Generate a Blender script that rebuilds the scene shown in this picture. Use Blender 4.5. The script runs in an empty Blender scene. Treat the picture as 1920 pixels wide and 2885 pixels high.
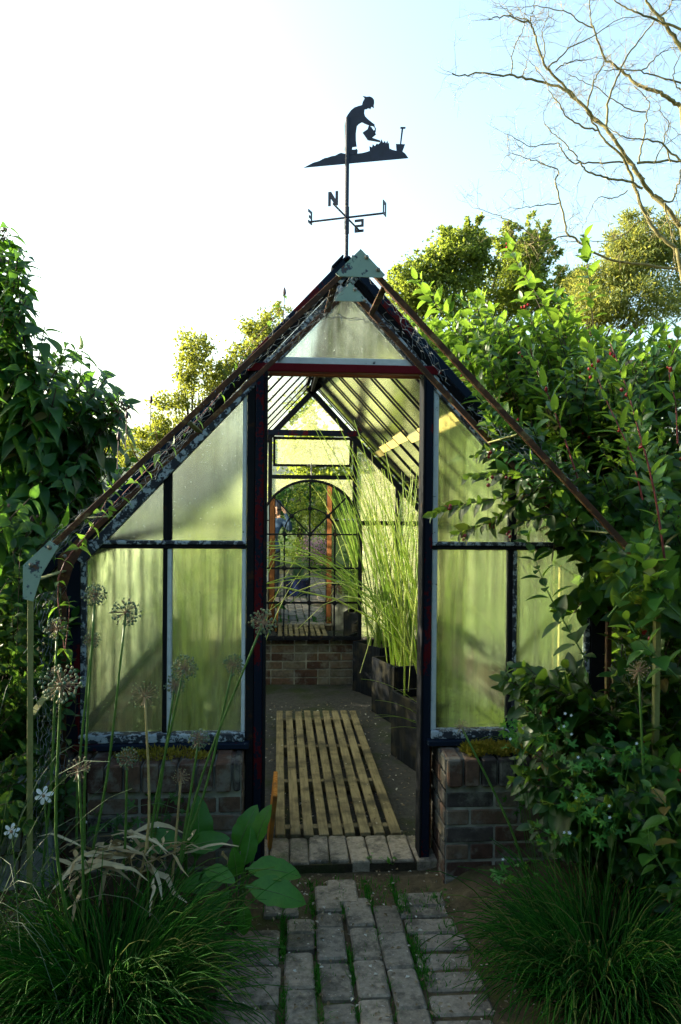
import bpy, math, random
import numpy as np
from mathutils import Vector, Matrix

RNG = np.random.default_rng(7)
random.seed(7)
scene = bpy.context.scene
COL = scene.collection
PI = math.pi

# ------------------------------------------------------------------ camera
F = 2244.0; CX, CY = 960.0, 1442.5
RHO = math.radians(.5); YAW = math.atan(171.3/F); PIT = math.atan(30.5/F*math.cos(YAW))
EYE = np.array([0, 0, 1.72])
f0 = np.array([math.sin(YAW)*math.cos(PIT), math.cos(YAW)*math.cos(PIT), -math.sin(PIT)])
r0 = np.array([math.cos(YAW), -math.sin(YAW), 0.0])
u0 = np.cross(r0, f0)
RV = r0*math.cos(RHO)+u0*math.sin(RHO); UV = u0*math.cos(RHO)-r0*math.sin(RHO)
cd = bpy.data.cameras.new('camera'); cam = bpy.data.objects.new('camera', cd); COL.objects.link(cam)
cd.sensor_fit = 'VERTICAL'; cd.sensor_height = 36; cd.lens = 36*F/2885; cd.clip_start = .02; cd.clip_end = 3000
cam.matrix_world = Matrix((( RV[0], UV[0], -f0[0], EYE[0]), (RV[1], UV[1], -f0[1], EYE[1]), (RV[2], UV[2], -f0[2], EYE[2]), (0, 0, 0, 1)))
scene.camera = cam
K = 1920/1568
def ray(x, y):
    return f0+(x-CX)/F*RV-(y-CY)/F*UV
def W(x, y, Y):                 # a sighting (1568 px wide survey) at distance Y up the garden -> world point
    d = ray(x*K, y*K); return EYE+d*(Y/d[1])
def WZ(x, y, z=0.0):            # the same on a level surface
    d = ray(x*K, y*K); return EYE+d*((z-EYE[2])/d[2])
def WP(x, y, p, n):             # the same on an upright plane; x, y in full resolution
    d = ray(x, y); n = np.array(n); return EYE+d*(np.dot(np.array(p)-EYE, n)/np.dot(d, n))

# ------------------------------------------------------------------ mesh building
class MB:
    def __init__(s): s.V = []; s.F = []; s.n = 0
    def add(s, V, Fs, tint=None, mi=0):
        V = np.asarray(V, float).reshape(-1, 3); Fs = np.asarray(Fs, int)
        m = len(Fs)
        if tint is None: tint = RNG.random()
        t = np.broadcast_to(np.asarray(tint, float), (m,))
        s.V.append(V); s.F.append((Fs+s.n, t, np.full(m, mi))); s.n += len(V)
    def box(s, c, size, rot=None, tint=None, mi=0, ch=0.0, taper=1.0):
        x, y, z = np.array(size)/2
        if ch <= 0:
            V = np.array([[-x,-y,-z],[x,-y,-z],[x,y,-z],[-x,y,-z],[-x*taper,-y*taper,z],[x*taper,-y*taper,z],[x*taper,y*taper,z],[-x*taper,y*taper,z]])
            Fs = [[0,3,2,1],[4,5,6,7],[0,1,5,4],[1,2,6,5],[2,3,7,6],[3,0,4,7]]
            if rot is not None: V = V@np.array(rot).T
            s.add(V+np.array(c), Fs, tint, mi)
        else:                   # octagonal-ish chamfer on all upright and level edges
            def ring(zz, ins):
                a, b = x-ins, y-ins
                return [[-a+ch,-b,zz],[a-ch,-b,zz],[a,-b+ch,zz],[a,b-ch,zz],[a-ch,b,zz],[-a+ch,b,zz],[-a,b-ch,zz],[-a,-b+ch,zz]]
            V = np.array(ring(-z, ch)+ring(-z+ch, 0)+ring(z-ch, 0)+ring(z, ch))
            q = []
            for k in range(3):
                for i in range(8):
                    j = (i+1) % 8; q.append([k*8+i, k*8+j, k*8+8+j, k*8+8+i])
            if tint is None: tint = RNG.random()
            if rot is not None: V = V@np.array(rot).T
            V = V+np.array(c)
            n0 = s.n
            s.add(V, q, tint, mi)
            s.F.append((np.array([[n0+i for i in range(7, -1, -1)], [n0+24+i for i in range(8)]]), np.full(2, tint), np.full(2, mi)))
    def bar(s, p, q, w, h, up=(0, 0, 1), ch=.003, tint=None, mi=0):
        p, q = np.array(p, float), np.array(q, float); d = q-p; L = np.linalg.norm(d); d = d/L
        up = np.array(up, float); a = np.cross(up, d); a /= np.linalg.norm(a); b = np.cross(d, a)
        s.box((p+q)/2, (w, h, L), np.stack([a, b, d], 1), tint, mi, min(ch, w*.3, h*.3))
    def tube(s, pts, r, n=6, tint=None, mi=0, cap=True):
        P = np.asarray(pts, float); m = len(P); r = np.broadcast_to(np.asarray(r, float), (m,))
        T = np.gradient(P, axis=0); T /= np.linalg.norm(T, axis=1)[:, None]+1e-9
        ref = np.array([.31, .17, .93]) if abs(T[0][2]) < .9 else np.array([.93, .2, .1])
        A = np.cross(T, ref); A /= np.linalg.norm(A, axis=1)[:, None]+1e-9; B = np.cross(T, A)
        ang = np.arange(n)/n*2*PI
        V = P[:, None]+r[:, None, None]*(np.cos(ang)[None, :, None]*A[:, None]+np.sin(ang)[None, :, None]*B[:, None])
        i = np.arange(m-1)[:, None]*n; j = np.arange(n)[None]; k = (j+1) % n
        q = np.stack([i+j, i+k, i+n+k, i+n+j], -1).reshape(-1, 4)
        if tint is None: tint = RNG.random()
        n0 = s.n
        s.add(V.reshape(-1, 3), q, tint, mi)
        if cap and n > 2:
            s.F.append((np.array([[n0+t for t in range(n)][::-1], [n0+(m-1)*n+t for t in range(n)]]), np.full(2, tint), np.full(2, mi)))
    def ribbon(s, P, side, w, tint=None, mi=0):
        P = np.asarray(P, float); side = np.asarray(side, float); w = np.asarray(w, float)[:, None]
        V = np.concatenate([P-side*w, P+side*w]); m = len(P)
        q = [[i, i+1, m+i+1, m+i] for i in range(m-1)]
        s.add(V, q, tint, mi)
    def poly(s, pts, y, t, tint=None, mi=0):
        pass
    def extrude(s, P, n, t, tint=None, mi=0):    # outline P (k,3), thickness t along n
        P = np.asarray(P, float); n = np.array(n, float)*t; k = len(P)
        if tint is None: tint = RNG.random()
        n0 = s.n
        s.V.append(np.concatenate([P, P+n])); s.n += 2*k
        s.F.append((np.array([[n0+i for i in range(k)][::-1], [n0+k+i for i in range(k)]]), np.full(2, tint), np.full(2, mi)))
        s.F.append((np.array([[n0+i, n0+(i+1) % k, n0+k+(i+1) % k, n0+k+i] for i in range(k)]), np.full(k, tint), np.full(k, mi)))
    def ball(s, c, r, nu=8, nv=5, tint=None, mi=0):
        c = np.array(c); r = np.broadcast_to(np.array(r, float), (3,))
        V = [[0, 0, -1]]
        for j in range(1, nv):
            a = -PI/2+PI*j/nv
            for i in range(nu):
                b = 2*PI*i/nu; V.append([math.cos(a)*math.cos(b), math.cos(a)*math.sin(b), math.sin(a)])
        V.append([0, 0, 1]); V = np.array(V)*r+c; e = len(V)-1
        q = []; t = []
        for j in range(nv-2):
            for i in range(nu):
                a = 1+j*nu+i; b = 1+j*nu+(i+1) % nu; q.append([a, b, b+nu, a+nu])
        for i in range(nu):
            t.append([0, 1+(i+1) % nu, 1+i]); t.append([e, e-nu+i, e-nu+(i+1) % nu])
        n0 = s.n
        if tint is None: tint = RNG.random()
        s.add(V, q, tint, mi); s.F.append((np.array(t)+n0, np.full(len(t), tint), np.full(len(t), mi)))
    def lathe(s, c, prof, n=20, tint=None, mi=0):
        V = [[r*math.cos(2*PI*i/n)+c[0], r*math.sin(2*PI*i/n)+c[1], z+c[2]] for r, z in prof for i in range(n)]
        q = [[k*n+i, k*n+(i+1) % n, k*n+n+(i+1) % n, k*n+n+i] for k in range(len(prof)-1) for i in range(n)]
        s.add(V, q, tint, mi)
    def leaves(s, tm, P, D, N, S, tint, mi=0):   # many copies of a leaf shape
        V, q, t = tm; P = np.asarray(P, float); D = np.asarray(D, float); N = np.asarray(N, float)
        if len(P) == 0: return
        D = D/(np.linalg.norm(D, axis=1)[:, None]+1e-9)
        Z = N-(N*D).sum(1)[:, None]*D; Z /= np.linalg.norm(Z, axis=1)[:, None]+1e-9
        Yv = np.cross(Z, D); S = np.broadcast_to(np.asarray(S, float), (len(P),))
        X = P[:, None]+S[:, None, None]*(V[None, :, 0, None]*D[:, None]+V[None, :, 1, None]*Yv[:, None]+V[None, :, 2, None]*Z[:, None])
        tint = np.broadcast_to(np.asarray(tint, float), (len(P),))
        off = np.arange(len(P))[:, None, None]*len(V); n0 = s.n
        s.V.append(X.reshape(-1, 3)); s.n += X.shape[0]*X.shape[1]
        for f in (q, t):
            if len(f):
                f = np.array(f); ff = (f[None]+off).reshape(-1, f.shape[1])+n0
                s.F.append((ff, np.repeat(tint, len(f)), np.full(len(ff), mi)))
    def build(s, name, mats, parent=None, smooth=False, origin=None):
        me = bpy.data.meshes.new(name); V = np.concatenate(s.V)
        if parent is not None:
            o_ = parent
            while o_ is not None: V = V-np.array(o_.location); o_ = o_.parent
        if origin is not None: V = V-np.array(origin)
        me.vertices.add(len(V)); me.vertices.foreach_set('co', V.ravel().astype(np.float32))
        loops = np.concatenate([f.ravel() for f, _, _ in s.F]); cnt = np.concatenate([np.full(len(f), f.shape[1]) for f, _, _ in s.F])
        me.loops.add(len(loops)); me.loops.foreach_set('vertex_index', loops.astype(np.int32))
        me.polygons.add(len(cnt)); st = np.concatenate([[0], np.cumsum(cnt)[:-1]])
        me.polygons.foreach_set('loop_start', st.astype(np.int32))
        try: me.polygons.foreach_set('loop_total', cnt.astype(np.int32))
        except Exception: pass
        me.polygons.foreach_set('material_index', np.concatenate([m for _, _, m in s.F]).astype(np.int32))
        me.polygons.foreach_set('use_smooth', np.full(len(cnt), smooth))
        me.update(calc_edges=True)
        a = me.attributes.new('tint', 'FLOAT', 'FACE'); a.data.foreach_set('value', np.concatenate([t for _, t, _ in s.F]).astype(np.float32))
        me.validate(clean_customdata=False)
        for m in (mats if isinstance(mats, (list, tuple)) else [mats]): me.materials.append(m)
        o = bpy.data.objects.new(name, me); COL.objects.link(o)
        if parent is not None: o.parent = parent
        if origin is not None: o.location = origin
        return o

def thing(name, label, cat, loc=(0, 0, 0), group=None):
    o = bpy.data.objects.new(name, None); COL.objects.link(o); o.location = [float(v) for v in loc]; o.empty_display_size = .1
    return tag(o, label, cat, group)
def tag(o, label, cat, group=None):
    o['label'] = label; o['category'] = cat
    if group: o['group'] = group
    return o
def kind(o, k, label=None):
    o['kind'] = k
    if label: o['label'] = label
    return o

# ------------------------------------------------------------------ materials
def mat(name):
    m = bpy.data.materials.new(name); m.use_nodes = True; nt = m.node_tree; nt.nodes.clear()
    out = nt.nodes.new('ShaderNodeOutputMaterial')
    return m, nt, out
def nd(nt, t, **kw):
    n = nt.nodes.new('ShaderNode'+t)
    for k, v in kw.items():
        if k in n.inputs.keys() if hasattr(n.inputs, 'keys') else False: n.inputs[k].default_value = v
        else: setattr(n, k, v)
    return n
def lk(nt, a, b): nt.links.new(a, b)
def ramp(nt, src, stops):
    r = nt.nodes.new('ShaderNodeValToRGB'); e = r.color_ramp.elements
    while len(e) < len(stops): e.new(.5)
    for el, (p, c) in zip(e, stops):
        el.position = p; el.color = (c, c, c, 1) if isinstance(c, (int, float)) else (*c, 1)
    lk(nt, src, r.inputs[0]); return r.outputs[0]
def noise(nt, scale, detail=4, rough=.55, vec=None, stretch=None):
    co = nt.nodes.new('ShaderNodeTexCoord').outputs['Object'] if vec is None else vec
    if stretch is not None:
        mp = nt.nodes.new('ShaderNodeMapping'); mp.inputs['Scale'].default_value = stretch; lk(nt, co, mp.inputs['Vector']); co = mp.outputs[0]
    n = nt.nodes.new('ShaderNodeTexNoise'); n.inputs['Scale'].default_value = scale; n.inputs['Detail'].default_value = detail; n.inputs['Roughness'].default_value = rough
    lk(nt, co, n.inputs['Vector']); return n.outputs['Fac']
def mixc(nt, fac, a, b, mode='MIX'):
    m = nt.nodes.new('ShaderNodeMix'); m.data_type = 'RGBA'; m.blend_type = mode
    for sock, v in ((m.inputs[0], fac), (m.inputs[6], a), (m.inputs[7], b)):
        if isinstance(v, (tuple, list)): sock.default_value = (*v, 1)
        elif isinstance(v, (int, float)): sock.default_value = v
        else: lk(nt, v, sock)
    return m.outputs[2]
def tintnode(nt):
    a = nt.nodes.new('ShaderNodeAttribute'); a.attribute_name = 'tint'; return a.outputs['Fac']
def pbsdf(nt, out, color, rough=.6, metal=0., bump=None, bs=.3, bd=.004, spec=.4):
    p = nt.nodes.new('ShaderNodeBsdfPrincipled')
    for nm, v in (('Base Color', color), ('Roughness', rough), ('Metallic', metal), ('Specular IOR Level', spec)):
        if isinstance(v, tuple): p.inputs[nm].default_value = (*v, 1)
        elif isinstance(v, (int, float)): p.inputs[nm].default_value = v
        else: lk(nt, v, p.inputs[nm])
    if bump is not None:
        b = nt.nodes.new('ShaderNodeBump'); b.inputs['Strength'].default_value = bs; b.inputs['Distance'].default_value = bd
        lk(nt, bump, b.inputs['Height']); lk(nt, b.outputs[0], p.inputs['Normal'])
    lk(nt, p.outputs[0], out.inputs[0]); return p

def leaf_mat(name, cols, trans, tfac=.38, rough=.42, spec=.35):
    m, nt, out = mat(name)
    c = ramp(nt, tintnode(nt), [(i/(len(cols)-1), k) for i, k in enumerate(cols)])
    c = mixc(nt, .5, c, ramp(nt, noise(nt, 60, 2), [(.35, .55), (.7, 1.)]), 'MULTIPLY')
    p = nt.nodes.new('ShaderNodeBsdfPrincipled'); lk(nt, c, p.inputs['Base Color'])
    p.inputs['Roughness'].default_value = rough; p.inputs['Specular IOR Level'].default_value = spec
    t = nt.nodes.new('ShaderNodeBsdfTranslucent')
    lk(nt, mixc(nt, .75, c, trans), t.inputs[0])
    mx = nt.nodes.new('ShaderNodeMixShader'); mx.inputs[0].default_value = tfac
    lk(nt, p.outputs[0], mx.inputs[1]); lk(nt, t.outputs[0], mx.inputs[2]); lk(nt, mx.outputs[0], out.inputs[0])
    return m
def paint_mat(name, stops, scale=9, rough=.55, stretch=None, fine=60, speck=None, bs=.4):
    m, nt, out = mat(name)
    n1 = noise(nt, scale, 6, .65, stretch=stretch); n2 = noise(nt, fine, 3)
    a = nt.nodes.new('ShaderNodeMath'); a.operation = 'MULTIPLY_ADD'; lk(nt, n2, a.inputs[0]); a.inputs[1].default_value = .25
    lk(nt, n1, a.inputs[2])
    s = nt.nodes.new('ShaderNodeMath'); s.operation = 'SUBTRACT'; lk(nt, a.outputs[0], s.inputs[0]); s.inputs[1].default_value = .125
    c = ramp(nt, s.outputs[0], stops)
    if speck:
        c = mixc(nt, ramp(nt, noise(nt, speck[0], 3), [(speck[1], 0.), (speck[1]+.03, 1.)]), c, speck[2])
    pbsdf(nt, out, c, rough, 0, s.outputs[0], bs, .003, .04 if 'dark' in name or 'bar' in name or 'blue' in name else .25)
    return m
def simple(name, col, rough=.6, metal=0., var=.35, scale=20, spec=.4, bs=.2):
    m, nt, out = mat(name); n = noise(nt, scale, 4)
    c = mixc(nt, ramp(nt, n, [(.3, 0.), (.7, 1.)]), tuple(v*(1-var) for v in col), tuple(min(1, v*(1+var)) for v in col))
    pbsdf(nt, out, c, rough, metal, n, bs, .003, spec); return m

M = {}
M['blue'] = paint_mat('blue_black_paint', [(.0, (.008, .012, .022)), (.60, (.010, .017, .034)), (.64, (.07, .009, .012)), (.75, (.09, .01, .014))], 5, .5, stretch=(1, 1, .45), speck=(45, .69, (.3, .33, .36)))
M['redblue'] = paint_mat('red_and_blue_paint', [(.0, (.007, .010, .018)), (.545, (.009, .013, .026)), (.57, (.075, .007, .011)), (.85, (.10, .009, .014))], 5, .5, stretch=(1, 1, .35))
M['red'] = paint_mat('dark_red_paint', [(.0, (.05, .01, .012)), (.36, (.10, .008, .013)), (.8, (.13, .011, .018))], 7, .5)
M['white'] = paint_mat('flaking_white_paint', [(.0, (.02, .025, .035)), (.32, (.04, .05, .07)), (.36, (.50, .55, .61)), (.8, (.66, .70, .75))], 22, .7, stretch=(1, 1, 1.6), fine=110)
M['halfwhite'] = paint_mat('mostly_peeled_white_paint', [(.0, (.02, .025, .035)), (.50, (.03, .035, .05)), (.55, (.36, .42, .5)), (.85, (.5, .55, .62))], 26, .7, fine=120)
M['dark'] = paint_mat('black_bar_paint', [(.0, (.008, .009, .012)), (.6, (.013, .014, .018)), (.7, (.04, .022, .014))], 14, .85)
M['rust'] = paint_mat('rusty_iron', [(.0, (.022, .012, .008)), (.45, (.045, .02, .012)), (.57, (.085, .034, .014)), (.64, (.14, .10, .04)), (.8, (.2, .2, .12))], 16, .75)
M['mossiron'] = paint_mat('green_stained_iron', [(.0, (.06, .04, .015)), (.4, (.14, .14, .05)), (.6, (.2, .22, .09)), (.75, (.16, .08, .03))], 16, .75, stretch=(1, 1, .3))
M['plate'] = paint_mat('pale_green_plate_paint', [(.0, (.10, .09, .06)), (.3, (.24, .33, .29)), (.57, (.26, .36, .31)), (.61, (.03, .055, .10)), (.68, (.12, .06, .03))], 18, .5)
M['orange'] = paint_mat('orange_rust', [(.0, (.07, .025, .01)), (.5, (.16, .055, .017)), (.8, (.2, .08, .03))], 8, .7)
M['navy'] = simple('navy_sheet_metal', (.012, .017, .04), .5, 0, .3)
M['wood'] = None
def wood(name, c0, c1, c2, ax=(30, 2.2, 30)):
    m, nt, out = mat(name); n = noise(nt, 3, 6, .6, stretch=ax); n2 = noise(nt, 7, 4); t = tintnode(nt)
    c = ramp(nt, n, [(.25, c0), (.5, c1), (.75, c2)])
    c = mixc(nt, ramp(nt, n2, [(.46, 0.), (.68, .85)]), c, (.045, .04, .027))
    c = mixc(nt, .4, c, ramp(nt, t, [(0, .6), (1, 1.)]), 'MULTIPLY')
    pbsdf(nt, out, c, .9, 0, n, .35, .003, .06); return m
M['wood'] = wood('weathered_slat_wood', (.12, .096, .055), (.19, .152, .085), (.25, .2, .115))
M['plank'] = wood('orange_plank_wood', (.2, .07, .015), (.32, .13, .025), (.4, .19, .05), (20, 20, 2))
M['blackwood'] = wood('black_stained_planter_wood', (.004, .005, .008), (.007, .009, .014), (.018, .022, .03), (14, 14, 1.2))
def brick_mat():
    m, nt, out = mat('old_brick'); t = tintnode(nt)
    c = ramp(nt, t, [(0, (.06, .031, .026)), (.3, (.10, .056, .042)), (.55, (.135, .088, .064)), (.75, (.145, .125, .10)), (.9, (.06, .05, .05)), (1, (.02, .018, .02))])
    n = noise(nt, 28, 6, .65); c = mixc(nt, .75, c, ramp(nt, n, [(.3, .45), (.65, 1.15)]), 'MULTIPLY')
    c = mixc(nt, ramp(nt, noise(nt, 9, 5, .7), [(.48, 0.), (.62, .7)]), c, (.17, .165, .15))
    c = mixc(nt, ramp(nt, noise(nt, 5, 5, .7), [(.58, 0.), (.7, .7)]), c, (.035, .05, .018))
    pbsdf(nt, out, c, .9, 0, n, .6, .006, .2); return m
M['brick'] = brick_mat()
M['yellowbrick'] = simple('yellow_stock_brick', (.3, .21, .09), .9, 0, .4, 25)
def paving_mat():
    m, nt, out = mat('worn_paving_brick'); t = tintnode(nt)
    c = ramp(nt, t, [(0, (.14, .118, .095)), (.4, (.215, .182, .148)), (.7, (.26, .212, .165)), (1, (.18, .158, .136))])
    n = noise(nt, 40, 7, .7); c = mixc(nt, .8, c, ramp(nt, n, [(.28, .35), (.62, 1.15)]), 'MULTIPLY')
    c = mixc(nt, ramp(nt, noise(nt, 7, 6, .75), [(.48, 0.), (.60, .8)]), c, (.05, .045, .036))
    c = mixc(nt, ramp(nt, noise(nt, 3.3, 6, .7), [(.56, 0.), (.66, .65)]), c, (.05, .06, .018))
    c = mixc(nt, ramp(nt, noise(nt, 110, 2), [(.69, 0.), (.73, .8)]), c, (.38, .38, .36))
    pbsdf(nt, out, c, .9, 0, n, .7, .006, .2); return m
M['paving'] = paving_mat()
M['mortar'] = simple('lime_mortar', (.22, .215, .195), .95, 0, .6, 10, .2, .5)
M['mossbrick'] = None
def soil(name, a, b, c_, s=18):
    m, nt, out = mat(name); n = noise(nt, s, 8, .75); n2 = noise(nt, 2.2, 5, .7)
    c = ramp(nt, n, [(.3, a), (.55, b), (.75, c_)])
    c = mixc(nt, ramp(nt, n2, [(.5, 0.), (.62, .8)]), c, (.028, .04, .012))
    pbsdf(nt, out, c, .95, 0, n, 1.0, .02, .15); return m
M['soil'] = soil('garden_soil', (.02, .016, .011), (.045, .035, .023), (.075, .06, .042))
M['floor'] = soil('dusty_floor', (.03, .03, .03), (.055, .053, .05), (.08, .075, .068), 30)
def ground_mat():
    m, nt, out = mat('garden_ground'); n = noise(nt, 16, 8, .75); n2 = noise(nt, .25, 5)
    c = ramp(nt, n, [(.3, (.035, .027, .016)), (.55, (.085, .065, .038)), (.75, (.14, .11, .07))])
    c = mixc(nt, ramp(nt, noise(nt, 3, 5, .7), [(.5, 0.), (.62, .8)]), c, (.055, .07, .016))
    co = nt.nodes.new('ShaderNodeTexCoord').outputs['Object']; ln = nt.nodes.new('ShaderNodeVectorMath'); ln.operation = 'LENGTH'; lk(nt, co, ln.inputs[0])
    far = ramp(nt, ln.outputs['Value'], [(0., 0.), (1., 1.)]); mr = nt.nodes.new('ShaderNodeMapRange'); mr.inputs[1].default_value = 8; mr.inputs[2].default_value = 14
    lk(nt, ln.outputs['Value'], mr.inputs[0])
    c = mixc(nt, mr.outputs[0], c, ramp(nt, n2, [(.3, (.05, .075, .02)), (.7, (.10, .12, .035))]))
    pbsdf(nt, out, c, .95, 0, n, .9, .02, .1); return m
M['ground'] = ground_mat()
M['hill'] = simple('wooded_hill', (.06, .085, .05), .95, 0, .5, .25)
M['pot'] = simple('blue_glaze', (.008, .014, .055), .18, 0, .3, 8, .6, .05)
M['mirror'] = None
m_, nt_, o_ = mat('mirror_glass'); g_ = nt_.nodes.new('ShaderNodeBsdfGlossy'); g_.inputs['Roughness'].default_value = .0; g_.inputs['Color'].default_value = (.83, .86, .82, 1)
lk(nt_, g_.outputs[0], o_.inputs[0]); M['mirror'] = m_
def glass_mat(name, base, amp, col, col2, tint=(.93, .96, .9), streak=(5, 5, 1.1), dif=.22, dcol=(.35, .4, .4), blur=0., grime=0.):
    m, nt, out = mat(name)
    s = noise(nt, 4.5, 7, .7, stretch=streak); b = noise(nt, 2.2, 4, .6); sp = noise(nt, 85, 3, .6)
    a = nt.nodes.new('ShaderNodeMath'); a.operation = 'ADD'; lk(nt, s, a.inputs[0]); lk(nt, b, a.inputs[1])
    mr = nt.nodes.new('ShaderNodeMapRange'); mr.inputs[1].default_value = .72; mr.inputs[2].default_value = 1.28
    mr.inputs[3].default_value = base-amp; mr.inputs[4].default_value = base+amp; lk(nt, a.outputs[0], mr.inputs[0])
    spk = ramp(nt, sp, [(.64, 0.), (.74, .32)])
    ad = nt.nodes.new('ShaderNodeMath'); ad.operation = 'ADD'; ad.use_clamp = True; lk(nt, mr.outputs[0], ad.inputs[0]); lk(nt, spk, ad.inputs[1])
    c = ramp(nt, b, [(.3, col), (.7, col2)])
    c = mixc(nt, ramp(nt, noise(nt, 14, 6, .75, stretch=(1.5, 1.5, .6)), [(.58, 0.), (.74, .8)]), c, tuple(v*.25 for v in col2))
    if grime > 0:
        g1 = ramp(nt, noise(nt, 7, 6, .62, stretch=(7, 7, .35)), [(.46, 0.), (.60, 1.)]); g2 = ramp(nt, noise(nt, 1.6, 3), [(.35, .15), (.65, 1.)])
        gm = nt.nodes.new('ShaderNodeMath'); gm.operation = 'MULTIPLY'; lk(nt, g1, gm.inputs[0]); lk(nt, g2, gm.inputs[1])
        c = mixc(nt, gm.outputs[0], c, (.13, .19, .05))
        ga = nt.nodes.new('ShaderNodeMath'); ga.operation = 'MULTIPLY_ADD'; ga.use_clamp = True; lk(nt, gm.outputs[0], ga.inputs[0]); ga.inputs[1].default_value = grime; lk(nt, ad.outputs[0], ga.inputs[2]); ad = ga
    tr = nt.nodes.new('ShaderNodeBsdfTransparent'); tr.inputs[0].default_value = (*tint, 1)
    if blur > 0:
        rf = nt.nodes.new('ShaderNodeBsdfRefraction'); rf.inputs['Color'].default_value = (*tint, 1); rf.inputs['Roughness'].default_value = blur; rf.inputs['IOR'].default_value = 1.3
        mb_ = nt.nodes.new('ShaderNodeMixShader'); mb_.inputs[0].default_value = .85; lk(nt, tr.outputs[0], mb_.inputs[1]); lk(nt, rf.outputs[0], mb_.inputs[2]); tr = mb_
    tl = nt.nodes.new('ShaderNodeBsdfTranslucent'); lk(nt, c, tl.inputs[0])
    df = nt.nodes.new('ShaderNodeBsdfDiffuse'); lk(nt, mixc(nt, 1., c, dcol, 'MULTIPLY'), df.inputs[0])
    m0 = nt.nodes.new('ShaderNodeMixShader'); m0.inputs[0].default_value = dif; lk(nt, tl.outputs[0], m0.inputs[1]); lk(nt, df.outputs[0], m0.inputs[2])
    m1 = nt.nodes.new('ShaderNodeMixShader'); lk(nt, ad.outputs[0], m1.inputs[0]); lk(nt, tr.outputs[0], m1.inputs[1]); lk(nt, m0.outputs[0], m1.inputs[2])
    gl = nt.nodes.new('ShaderNodeBsdfGlossy'); gl.inputs['Roughness'].default_value = .12
    fr = nt.nodes.new('ShaderNodeFresnel'); fr.inputs[0].default_value = 1.12
    m2 = nt.nodes.new('ShaderNodeMixShader'); lk(nt, fr.outputs[0], m2.inputs[0]); lk(nt, m1.outputs[0], m2.inputs[1]); lk(nt, gl.outputs[0], m2.inputs[2])
    lk(nt, m2.outputs[0], out.inputs[0]); return m
M['sidepane'] = glass_mat('side_glass', .46, .24, (.72, .80, .62), (.56, .67, .40))
M['pane'] = glass_mat('dirty_algae_glass', .13, .13, (.70, .86, .60), (.48, .68, .28), blur=.15, tint=(.95, .985, .9), grime=.3)
M['paneclear'] = glass_mat('hazy_glass', .08, .08, (.88, .97, 1.), (.82, .93, .90), tint=(.95, .985, .97), blur=.22, grime=.08)
M['farpane'] = glass_mat('obscured_far_glass', .34, .16, (.74, .77, .45), (.66, .70, .36), streak=(9, 9, 9))
M['roofpane'] = glass_mat('clear_roof_glass', .1, .1, (.90, .96, 1.), (.86, .93, .92), streak=(5, 1.5, 1.5))
M['roofpane2'] = glass_mat('sunlit_tone_roof_glass', .55, .2, (.93, .97, .94), (.86, .87, .68), streak=(5, 1.5, 1.5), dif=.55, dcol=(.95, .95, .95))  # right slope: sunlit glow put into the colour, whiter and more scattering than left
M['lap'] = simple('lichen_strip', (.42, .34, .12), .9, 0, .4, 30)
M['bark'] = simple('mossy_bark', (.15, .13, .05), .9, 0, .5, 30)
M['twig'] = simple('golden_twig', (.26, .21, .10), .8, 0, .3, 30)
M['darkbark'] = simple('brown_bark', (.06, .045, .03), .9, 0, .4, 25)
M['stemgreen'] = simple('green_stem', (.06, .14, .025), .5, 0, .3, 40)
M['stemred'] = simple('red_stem', (.16, .03, .03), .5, 0, .3, 40)
M['strawstem'] = simple('straw_stem', (.35, .27, .12), .7, 0, .3, 40)
M['plum'] = simple('plum_bud', (.05, .018, .04), .5, 0, .3, 60)
M['berry'] = simple('red_berry', (.28, .012, .016), .3, 0, .3, 60)
M['pink'] = simple('faded_pink_calyx', (.17, .085, .07), .7, 0, .4, 60)
M['petal'] = simple('white_petal', (.7, .74, .82), .6, 0, .1, 60)
M['purple'] = simple('purple_petal', (.08, .03, .3), .6, 0, .3, 60)
M['flowerpink'] = leaf_mat('pink_flower', [(.45, .16, .32), (.5, .25, .4), (.3, .12, .4)], (.6, .3, .5))
M['L_left'] = leaf_mat('large_drooping_leaf', [(.007, .044, .013), (.011, .068, .015), (.02, .096, .016), (.04, .135, .02), (.06, .16, .026), (.13, .10, .03)], (.18, .40, .03), .38, .42)
M['L_right'] = leaf_mat('berry_shrub_leaf', [(.005, .036, .013), (.009, .056, .015), (.018, .084, .016), (.045, .125, .02), (.07, .15, .025), (.13, .085, .03)], (.28, .46, .04), .44, .38)
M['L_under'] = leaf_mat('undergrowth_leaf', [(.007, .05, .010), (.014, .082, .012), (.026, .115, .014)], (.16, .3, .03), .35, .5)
M['L_ger'] = leaf_mat('bright_lobed_leaf', [(.014, .095, .014), (.025, .145, .018), (.045, .185, .028)], (.18, .38, .04), .4, .5)
M['L_vine'] = leaf_mat('vine_leaf', [(.03, .10, .015), (.05, .15, .02), (.08, .2, .03)], (.25, .45, .04), .45, .45)
M['L_broad'] = leaf_mat('broad_leaf', [(.026, .125, .012), (.042, .175, .014), (.06, .205, .02)], (.1, .3, .04), .3, .42)
M['L_oak'] = leaf_mat('oak_leaf', [(.045, .065, .012), (.075, .10, .018), (.12, .14, .022)], (.42, .46, .05), .48, .5)
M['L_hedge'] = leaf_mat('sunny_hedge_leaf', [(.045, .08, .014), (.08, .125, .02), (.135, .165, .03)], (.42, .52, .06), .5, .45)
M['L_yew'] = leaf_mat('pale_shrub_leaf', [(.075, .11, .02), (.115, .165, .03), (.175, .215, .05)], (.5, .5, .09), .42, .5)
M['grass'] = leaf_mat('dark_thread_grass', [(.008, .055, .008), (.018, .10, .009), (.036, .16, .012), (.20, .18, .06)], (.06, .3, .015), .35, .6, .12)
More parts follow.
